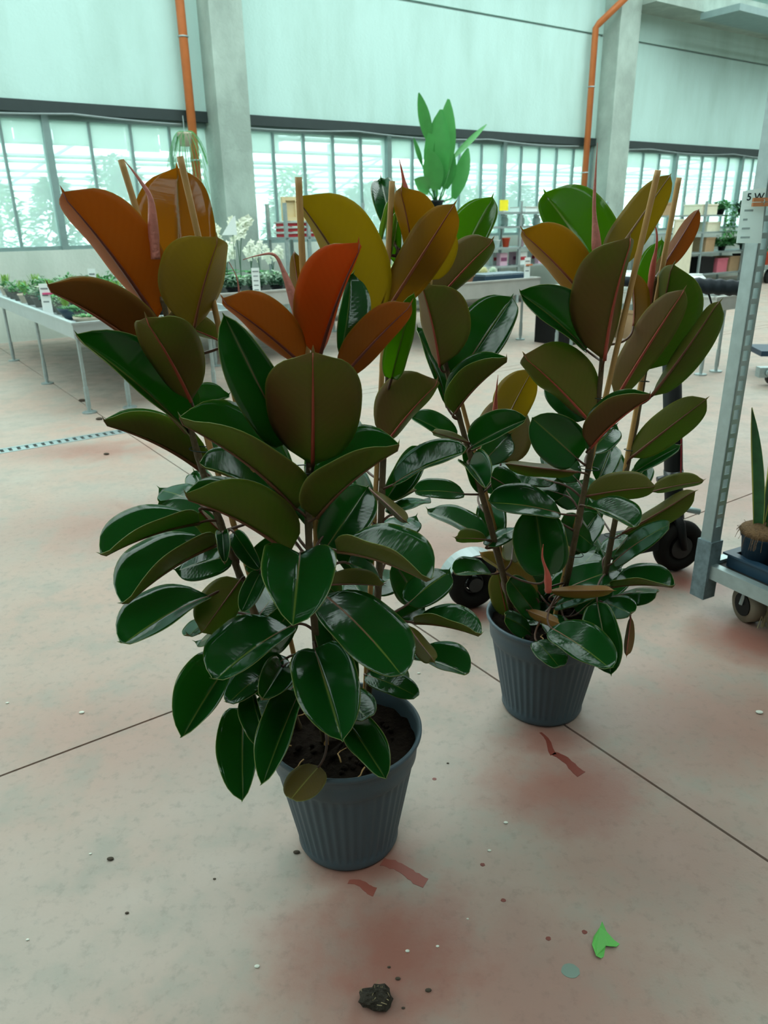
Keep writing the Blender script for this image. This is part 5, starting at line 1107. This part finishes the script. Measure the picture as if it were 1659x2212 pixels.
q.hexa([a_ - nrm * .08, b_ - nrm * .07, b_ + nrm * .07, a_ + nrm * .08] + [x + Vector((0, 0, .05)) for x in (a_ - nrm * .08, b_ - nrm * .07, b_ + nrm * .07, a_ + nrm * .08)]); q.build('deck', M_BLACK, t, Pf)
hd = Vector((1.245, 2.965, .30)); tp = Vector((1.135, 3.0, 1.19)); ud = (tp - hd).normalized()
MB().tube([b_ + Vector((0, 0, .02)), b_.lerp(hd, .5) + Vector((0, 0, -.03)), hd], .028, 12).build('neck', M_BLACK, t, Pf, True)
MB().tube([hd - ud * .06, hd, tp], [.042, .038, .036], 16).build('steering_column', M_BLACK, t, Pf, True)
fk = MB()
for s in (-1, 1):
    fk.tube([hd - ud * .02, hd + wn * .045 * s - ud * .07, Pf + Vector((0, 0, .118)) + wn * .048 * s], [.018, .02, .014], 10)
fk.build('fork', M_BLACK, t, Pf, True)
q = MB(); q.tube([hd + ud * .10, hd + ud * .16], .040, 16); q.tube([hd + ud * .13 + Vector((-.07, -.01, -.01)), hd + ud * .13], .014, 10); q.build('fold_latch', mat('latch_metal', (.06, .06, .06), .3, .7), t, Pf, True)
MB().tube([hd + Vector((.02, -.03, .0)), hd + Vector((.10, -.03, -.02))], .013, 10).build('pedal_hook', M_GALV, t, Pf, True)
gd = Vector((.97, -.22, -.06)).normalized(); hb = tp + ud * .02
MB().tube([hb - gd * .24, hb + gd * .05], .014, 10).build('handlebar', M_BLACK, t, Pf, True)
g1 = MB(); pts = [hb + gd * (.05 + .24 * k / 24) for k in range(25)]; g1.tube(pts, [.029 + .0028 * math.sin(k * 1.6) for k in range(25)], 14); g1.build('grip', mat('navy_rubber', (.012, .022, .032), .6), t, Pf, True)
g2 = MB(); g2.tube([hb - gd * .24, hb - gd * .12], .019, 12); g2.build('grip', mat('navy_rubber', (.012, .022, .032)), t, Pf, True)
for off, m, nm in ((.08, M_RED, 'brake_cable'), (.13, M_BLACK, 'brake_cable')):
    pts = [hb + gd * off, hb + gd * (off + .03) + Vector((0, -.02, -.1)), hb + gd * (off + .02) + Vector((0, -.02, -.24)), tp + Vector((.03, -.03, -.42)), hd + ud * .4 + Vector((.02, -.03, 0)), hd + Vector((.0, -.04, .12))]
    MB().tube(smooth_path(pts, 6), .0035, 6).build(nm, m, t, Pf, True)

# ------------------------------------------------------------------ steel plant trolley with snake plants
P = Vector((1.25, 2.60, 0)); dl = Vector((.13, -.25, 0)).normalized(); dw = Vector((-dl.y, dl.x, 0))   # long side runs to the viewer's right
t = thing('steel_trolley', 'galvanised steel plant trolley with a slotted upright beside the scooter', 'trolley', P)
def tb(name, a, b, w, h, m=M_GALV):   # bar along dl / dw between two points
    d = (b - a); n = Vector((-d.y, d.x, 0)).normalized() * w / 2; q = MB(); z = Vector((0, 0, h))
    return q.hexa([a - n, b - n, b + n, a + n, a - n + z, b - n + z, b + n + z, a + n + z]).build(name, m, t, P)
W_, L_ = .56, 1.3
c00 = P + Vector((0, 0, .15)); c10 = c00 + dl * L_; c01 = c00 + dw * W_; c11 = c10 + dw * W_
for a, b in ((c00, c10), (c01, c11), (c00, c01), (c10, c11)): tb('frame_bar', a, b, .035, .055)
q = MB(); q.hexa([x + Vector((0, 0, zz)) for zz in (.03, .042) for x in (c00, c10, c11, c01)]); q.build('platform', mat('dark_ply', (.03, .03, .028), .8), t, P)
def upright(B_):
    o = MB(); w = .025
    o.hexa([B_ + dl * a + dw * b + Vector((0, 0, z)) for z in (.08, 1.95) for a, b in ((-w, -w), (w, -w), (w, -w + .004), (-w, -w + .004))])
    o.hexa([B_ + dl * a + dw * b + Vector((0, 0, z)) for z in (.08, 1.95) for a, b in ((-w, w - .004), (w, w - .004), (w, w), (-w, w))])
    o2 = o; o = MB()
    for b0, b1 in ((-w, -.013), (.013, w)): o.hexa([B_ + dl * a + dw * b + Vector((0, 0, z)) for z in (.08, 1.95) for a, b in ((w - .004, b0), (w, b0), (w, b1), (w - .004, b1))])
    k = 0; z = .36
    o.hexa([B_ + dl * a + dw * b + Vector((0, 0, zz)) for zz in (.08, .36) for a, b in ((w - .004, -.013), (w, -.013), (w, .013), (w - .004, .013))])
    while z < 1.9:
        o.hexa([B_ + dl * a + dw * b + Vector((0, 0, zz)) for zz in (z + .034, z + .052) for a, b in ((w - .004, -.013), (w, -.013), (w, .013), (w - .004, .013))]); z += .052
    o2.build('upright', M_GALV, t, P); o.build('slotted_strip', M_GALV, t, P)
    s = MB(); s.hexa([B_ + dl * a + dw * b + Vector((0, 0, z)) for z in (.06, .30) for a, b in ((-.032, -.032), (.032, -.032), (.032, .032), (-.032, .032))]); s.build('socket', mat('scuffed_socket', (.16, .22, .24), .6, .4, .6, 40), t, P)
for b_ in (P, P + dw * W_): upright(b_)
for a in (.15, L_ - .16):
    for b in (.08, W_ - .08):
        c = P + dl * a + dw * b; wh = MB(); wax = (dw + dl * .35).normalized(); wh.disc(c + Vector((0, 0, .07)), wax, .07, .05, 28); o = wh.build('wheel', mat('tan_caster', (.20, .17, .12), .6), t, P, True)
        hb_ = MB(); hb_.disc(c + Vector((0, 0, .07)), wax, .045, .06, 20); hb_.build('hub', M_BLACK, o, P)
        br = MB(); br.tube([c + Vector((0, 0, .07)) + wax * .034, c + Vector((0, 0, .15)) + wax * .02], .008, 6); br.tube([c + Vector((0, 0, .07)) - wax * .034, c + Vector((0, 0, .15)) - wax * .02], .008, 6); br.build('caster_bracket', M_GALV, t, P)
# string tangled round the near caster
c = P + dl * .16 + dw * .08; q = MB()
for k in range(16):
    b = c + Vector((.03 + rnd.uniform(-.015, .02), -.035 + rnd.uniform(-.01, .01), .115)); q.tube([b, b + Vector((rnd.uniform(-.012, .012), -.012, -.06)), b + Vector((rnd.uniform(-.02, .02), -.018, -.112))], .0018, 4)
q.build('tangled_string', mat('dirty_string', (.36, .30, .17), .9), t, P)
zt = .15 + .055
tr0 = P + dl * .048 + dw * .05 + Vector((0, 0, zt - .01)); t2 = thing('plant_tray', 'navy plastic carrying tray on the steel trolley', 'tray', tr0 + Vector((0, 0, .0)))
def hx(o, a0, a1, b0, b1, z0, z1): return o.hexa([tr0 + dl * a + dw * b + Vector((0, 0, z)) for z in (z0, z1) for a, b in ((a0, b0), (a1, b0), (a1, b1), (a0, b1))])
o = MB(); hx(o, 0, .62, 0, .40, 0, .008)
for a0, a1, b0, b1 in ((0, .62, 0, .012), (0, .62, .388, .40), (0, .012, .012, .388), (.608, .62, .012, .388)): hx(o, a0, a1, b0, b1, .008, .05)
o.build('tray_body', M_NAVY, t2, tr0)
o = MB()
for a0, a1, b0, b1 in ((-.012, .632, -.014, .02), (-.012, .632, .38, .414), (-.012, .02, .02, .38), (.6, .632, .02, .38)): hx(o, a0, a1, b0, b1, .05, .058)
o.build('rim', M_NAVY, t2, tr0)
M_SNAKE = mat('snake_leaf', (.02, .10, .03), .4, 0, .6, 26); M_SEDGE = mat('snake_leaf_margin', (.45, .45, .10), .5)
def snake(label, a, b, seed, hs):
    q = random.Random(seed); c = tr0 + dl * a + dw * b + Vector((0, 0, .009)); t = thing('snake_plant', label, 'potted plant', c, 'snake plants on the steel trolley')
    MB().lathe([(.058, 0), (.074, .13), (.079, .13), (.079, .15), (.070, .15), (.06, .12), (.005, .12)], 28, c).build('pot', M_NAVY, t, c, True)
    so = MB(); so.ball(c + Vector((0, 0, .150)), .086, 18, 8, 0, (1, 1, .38)); so.build('coir', mat('coir_fibre', (.16, .09, .04), 1, 0, .6, 90, 1, 150), t, c, True)
    fb = MB()
    for i in range(60):
        an = q.random() * 6.283; p = c + Vector((math.cos(an) * .082, math.sin(an) * .082, .155)); fb.tube([p, p + Vector((math.cos(an) * .012, math.sin(an) * .012, q.uniform(-.06, .01)))], .0009, 3)
    fb.build('fibres', mat('coir_fibre', (.16, .09, .04)), t, c)['kind'] = 'stuff'      # hair-thin coir, nobody could count it
    for i, (an, h, w, tilt) in enumerate(hs):
        bs = c + Vector((math.cos(an) * .022, math.sin(an) * .022, .15)); n = 16; L = MB(); E = MB(); fac = Vector((math.sin(an * 1.7) * .5, -1, .1)).normalized()
        dirv = Vector((math.cos(an) * tilt, math.sin(an) * tilt, 1)).normalized(); sd = dirv.cross(fac).normalized(); vt = []; 
        for k in range(n + 1):
            x = k / n; ww = w * (.55 + .9 * x - .45 * x * x) * (1 - x ** 3.2) + .0006; tw = .5 * math.sin(x * 2.5 + i); s2 = sd * math.cos(tw) + fac * math.sin(tw); f2 = fac * math.cos(tw) - sd * math.sin(tw)
            p = bs + dirv * h * x + Vector((math.cos(an), math.sin(an), 0)) * .05 * x * x
            vt += [p - s2 * ww + f2 * .008, p - s2 * ww * .86 + f2 * .004, p - f2 * .002, p + s2 * ww * .86 + f2 * .004, p + s2 * ww + f2 * .008]
        vt2 = [v - fac * .0025 for v in vt]; N_ = len(vt); fs = []; fe = []
        for k in range(n):
            for j in range(4):
                f_ = (k * 5 + j, k * 5 + j + 1, k * 5 + 6 + j, k * 5 + 5 + j); (fe if j in (0, 3) else fs).append(f_); (fe if j in (0, 3) else fs).append(tuple(x + N_ for x in f_[::-1]))
        L.add(vt + vt2, fs, 0); L.add(vt + vt2, fe, 1); L.build('leaf', [M_SNAKE, M_SEDGE], t, c, True)
snake('snake plant with twisted leaves in the pot at the tray corner', .080, .074, 3, [(3.0, .47, .028, .09), (.2, .50, .042, .10), (5.0, .36, .034, .14), (1.4, .40, .036, .12)])
snake('snake plant behind the corner pot, in the next pot along the tray', .085, .265, 4, [(2.9, .55, .036, .02), (.9, .45, .034, .15), (4.5, .42, .034, .08)])
snake('snake plant in the third pot, down the side of the tray', .275, .085, 5, [(2.2, .52, .036, .06), (.2, .45, .036, .1), (4.2, .40, .034, .12)])
# price sheet pegged to the upright
M_PAPER = bpy.data.materials.new('thin_paper'); M_PAPER.use_nodes = True; nt = M_PAPER.node_tree
pb = nt.nodes['Principled BSDF']; pb.inputs['Base Color'].default_value = (.82, .90, .88, 1); pb.inputs['Roughness'].default_value = .8
tl = nt.nodes.new('ShaderNodeBsdfTranslucent'); tl.inputs[0].default_value = (.88, .97, .95, 1); mxs = nt.nodes.new('ShaderNodeMixShader'); mxs.inputs[0].default_value = .45
nt.links.new(pb.outputs[0], mxs.inputs[1]); nt.links.new(tl.outputs[0], mxs.inputs[2]); nt.links.new(mxs.outputs[0], nt.nodes['Material Output'].inputs[0])
P = Vector((1.24, 2.555, 1.53)); t = thing('price_sheet', 'long white handwritten price sheet pegged to the slotted upright', 'sign', P)
sq = [(1.158, 2.552, 1.525), (1.229, 2.552, 1.535), (1.245, 2.558, 1.368), (1.163, 2.558, 1.370)]
MB().hexa([Vector(x) for x in sq] + [Vector(x) + Vector((.0, .0012, 0)) for x in sq]).build('sheet', M_PAPER, t, P)
def text(body, loc, size, m, parent, rz=0):
    cu = bpy.data.curves.new('writing', 'FONT'); cu.body = body; cu.size = size; cu.extrude = .0004; cu.offset = .0006
    o = bpy.data.objects.new('writing', cu); dg = None; C.objects.link(o)
    me = bpy.data.meshes.new_from_object(o); bpy.data.objects.remove(o)
    o = bpy.data.objects.new('writing', me); me.materials.append(m); C.objects.link(o); o.rotation_euler = (math.pi / 2, 0, rz); place(o, loc, parent); return o
M_INK = mat('dark_ink', (.02, .04, .045), .8, 0, 0)
text('5 W', (1.172, 2.5505, 1.498), .030, M_INK, t)
for k, (x, w) in enumerate(((1.172, .028), (1.172, .014), (1.172, .026), (1.172, .03))):
    MB().box((x + w / 2, 2.5530, 1.468 - k * .027), (w, .001, .006)).build('writing', mat('faint_print', (.40, .52, .52), .8), t, P)
P = Vector((1.215, 2.545, 1.492)); t = thing('clothes_peg', 'orange clothes peg holding the price sheet to the upright', 'peg', P)
for s in (-1, 1): MB().box(P + Vector((.012, -.002, s * .0070)), (.075, .010, .0115), 0, 0).build('jaw', mat('orange_wood_peg', (.60, .24, .10), .6), t, P)
MB().ring(P + Vector((.008, -.002, 0)), (1, 0, 0), .009, .0015, 14, 5).build('spring', M_GALV, t, P)

# ------------------------------------------------------------------ litter and marks on the floor
FP = {'clump': (-0.033, 1.023), 'leaf': (0.457, 1.135), 'teal': (0.369, 1.082), 'd1': (0.223, 1.358), 'd2': (0.257, 1.256), 'd3': (0.339, 1.157), 'd4': (0.421, 1.171), 'd5': (0.127, 1.657)}
x, y = FP['clump']; P = Vector((x, y, 0)); t = thing('soil_clump', 'dark clump of soil and roots lying on the bare floor', 'soil', P)
q = MB(); n, m_ = 18, 9; vs_ = []
for i in range(m_ + 1):
    for j in range(n):
        th_ = math.pi * i / m_; a = 6.28318 * j / n; rr = 1 + rnd.uniform(-.22, .2); vs_.append((x + .034 * rr * math.sin(th_) * math.cos(a), y + .026 * rr * math.sin(th_) * math.sin(a), max(0, .013 - .017 * math.cos(th_) * rr)))
q.add(vs_, [(i * n + j, i * n + (j + 1) % n, (i + 1) * n + (j + 1) % n, (i + 1) * n + j) for i in range(m_) for j in range(n)]); q.build('soil', mat('clump_soil', (.035, .028, .018), 1, 0, .6, 120, 1, 200), t, P)
f = MB()
for k in range(40):
    a = rnd.random() * 6.283; b = P + Vector((math.cos(a) * .03 * rnd.random(), math.sin(a) * .024 * rnd.random(), .024)); f.tube([b, b + Vector((rnd.uniform(-.012, .012), rnd.uniform(-.01, .01), rnd.uniform(-.006, .008)))], .0007, 3)
f.build('roots', mat('dry_root', (.28, .22, .12), .9), t, P)
x, y = FP['leaf']; P = Vector((x, y, 0)); out = [(-.028, -.026), (-.030, .0), (-.020, .022), (-.004, .036), (.004, .047), (.010, .030), (.022, .014), (.032, .006), (.022, -.002), (.010, -.005), (.0, .0), (-.004, -.008), (-.010, -.022), (-.018, -.028)]
q = MB(); n = len(out); top = [(x + a, y + b, .004 + .004 * math.sin(a * 160) + (.012 if b > .03 else 0)) for a, b in out]; bot = [(a, b, c - .0012) for a, b, c in top]
q.add(top + bot, [tuple(range(n))[::-1], tuple(range(n, 2 * n))] + [(i, (i + 1) % n, n + (i + 1) % n, n + i) for i in range(n)])
tag(q.build('torn_leaf', mat('fresh_torn_leaf', (.10, .42, .07), .5), None, P), 'torn piece of bright green leaf lying on the floor', 'leaf')
def blob(name, label, cat, pts, m, group=None, z=.0008):
    c = Vector((sum(p[0] for p in pts) / len(pts), sum(p[1] for p in pts) / len(pts), 0)); q = MB(); n = len(pts)
    q.add([(a, b, z) for a, b in pts] + [(a, b, -.001) for a, b in pts], [tuple(range(n)), tuple(range(n, 2 * n))[::-1]] + [(i, n + i, n + (i + 1) % n, (i + 1) % n) for i in range(n)])
    return tag(q.build(name, m, None, c), label, cat, group)
def disc_pts(c, r, n=16, j=.1): return [(c[0] + r * math.cos(6.28318 * k / n) * (1 + rnd.uniform(-j, j)), c[1] + r * .85 * math.sin(6.28318 * k / n) * (1 + rnd.uniform(-j, j))) for k in range(n)]
M_STAIN = mat('wet_red_stain', (.16, .03, .018), .5)
M_STAIN2 = mat('faded_red_stain', (.24, .065, .045), .5)
blob('paint_spot', 'round teal paint spot on the floor near the torn leaf', 'spot', disc_pts(FP['teal'], .019, 24, .05), mat('teal_spot', (.16, .23, .19), .5))
for k in ('d1', 'd2', 'd3', 'd4', 'd5'):
    blob('paint_drip', 'small dark red drip on the floor between the pots and the torn leaf', 'spot', disc_pts(FP[k], .0058, 12, .12), M_STAIN, 'red drips')
def streak(a, b, w0, w1, n=14):
    a, b = Vector(a + (0,)), Vector(b + (0,)); d = (b - a).normalized(); s = Vector((-d.y, d.x, 0)); L1 = []; R1 = []
    for k in range(n + 1):
        x = k / n; w = w0 + (w1 - w0) * x + rnd.uniform(-.18, .18) * w0; p = a.lerp(b, x) + s * .006 * math.sin(x * 5); L1.append(p + s * w); R1.append(p - s * w)
    return [(p.x, p.y) for p in R1 + L1[::-1]]
blob('stain', 'faded red water stain curving out from under the nearer pot', 'stain', streak((-.02, 1.372), (.085, 1.312), .012, .016), M_STAIN2)
blob('stain', 'short red smear in front of the nearer pot', 'stain', streak((-.10, 1.315), (-.035, 1.29), .006, .014), M_STAIN2)
blob('stain', 'dark red ragged stain running from the pot on the joint', 'stain', streak((.463, 1.85), (.486, 1.75), .004, .010) , M_STAIN)
blob('stain', 'broad end of the ragged red stain', 'stain', streak((.482, 1.755), (.545, 1.668), .011, .015), M_STAIN)
for k, (p, r_) in enumerate((((-0.983, 1.990), .009), ((-0.284, 1.104), .006), ((-0.746, 1.413), .004), ((0.537, 2.6), .007), ((0.110, 2.178), .006), ((0.170, 1.209), .003), ((1.164, 1.926), .012), ((2.498, 5.796), .05), ((-0.798, 1.177), .004), ((0.033, 1.133), .005), ((0.098, 1.143), .004), ((.12, 3.55), .012), ((-1.25, 2.05), .006), ((.30, 1.49), .006), ((.245, 1.40), .005))):
    c = Vector((p[0], p[1], 0)); q = MB(); q.ball(c + Vector((0, 0, r_ * .3)), r_, 9, 5, 0, (1, .7, .35)); tag(q.build('debris_crumb', mat('pale_crumb', (.62, .64, .56), .8), None, c), 'tiny pale crumb lying on the open floor', 'debris', 'pale crumbs on the floor')
for k, (p, r_) in enumerate((((0.011, 1.071), .006), ((0.072, 1.045), .007), ((-0.007, 1.097), .004), ((-.69, 1.395), .009), ((-.02, 1.055), .003), ((.02, 1.01), .004), ((-.232, 1.405), .009), ((-.60, 1.24), .005), ((-.42, 1.33), .004), ((.17, 1.72), .004), ((-2.3, 5.9), .03), ((-2.7, 6.6), .035), ((-2.2, 6.9), .03), ((-1.9, 4.9), .02))):
    c = Vector((p[0], p[1], 0)); q = MB(); q.ball(c + Vector((0, 0, r_ * .3)), r_, 9, 5, 0, (1, .6, .4)); tag(q.build('debris_crumb', mat('dark_crumb', (.06, .045, .03), .9), None, c), 'tiny dark crumb of soil lying on the open floor', 'debris', 'dark crumbs on the floor')
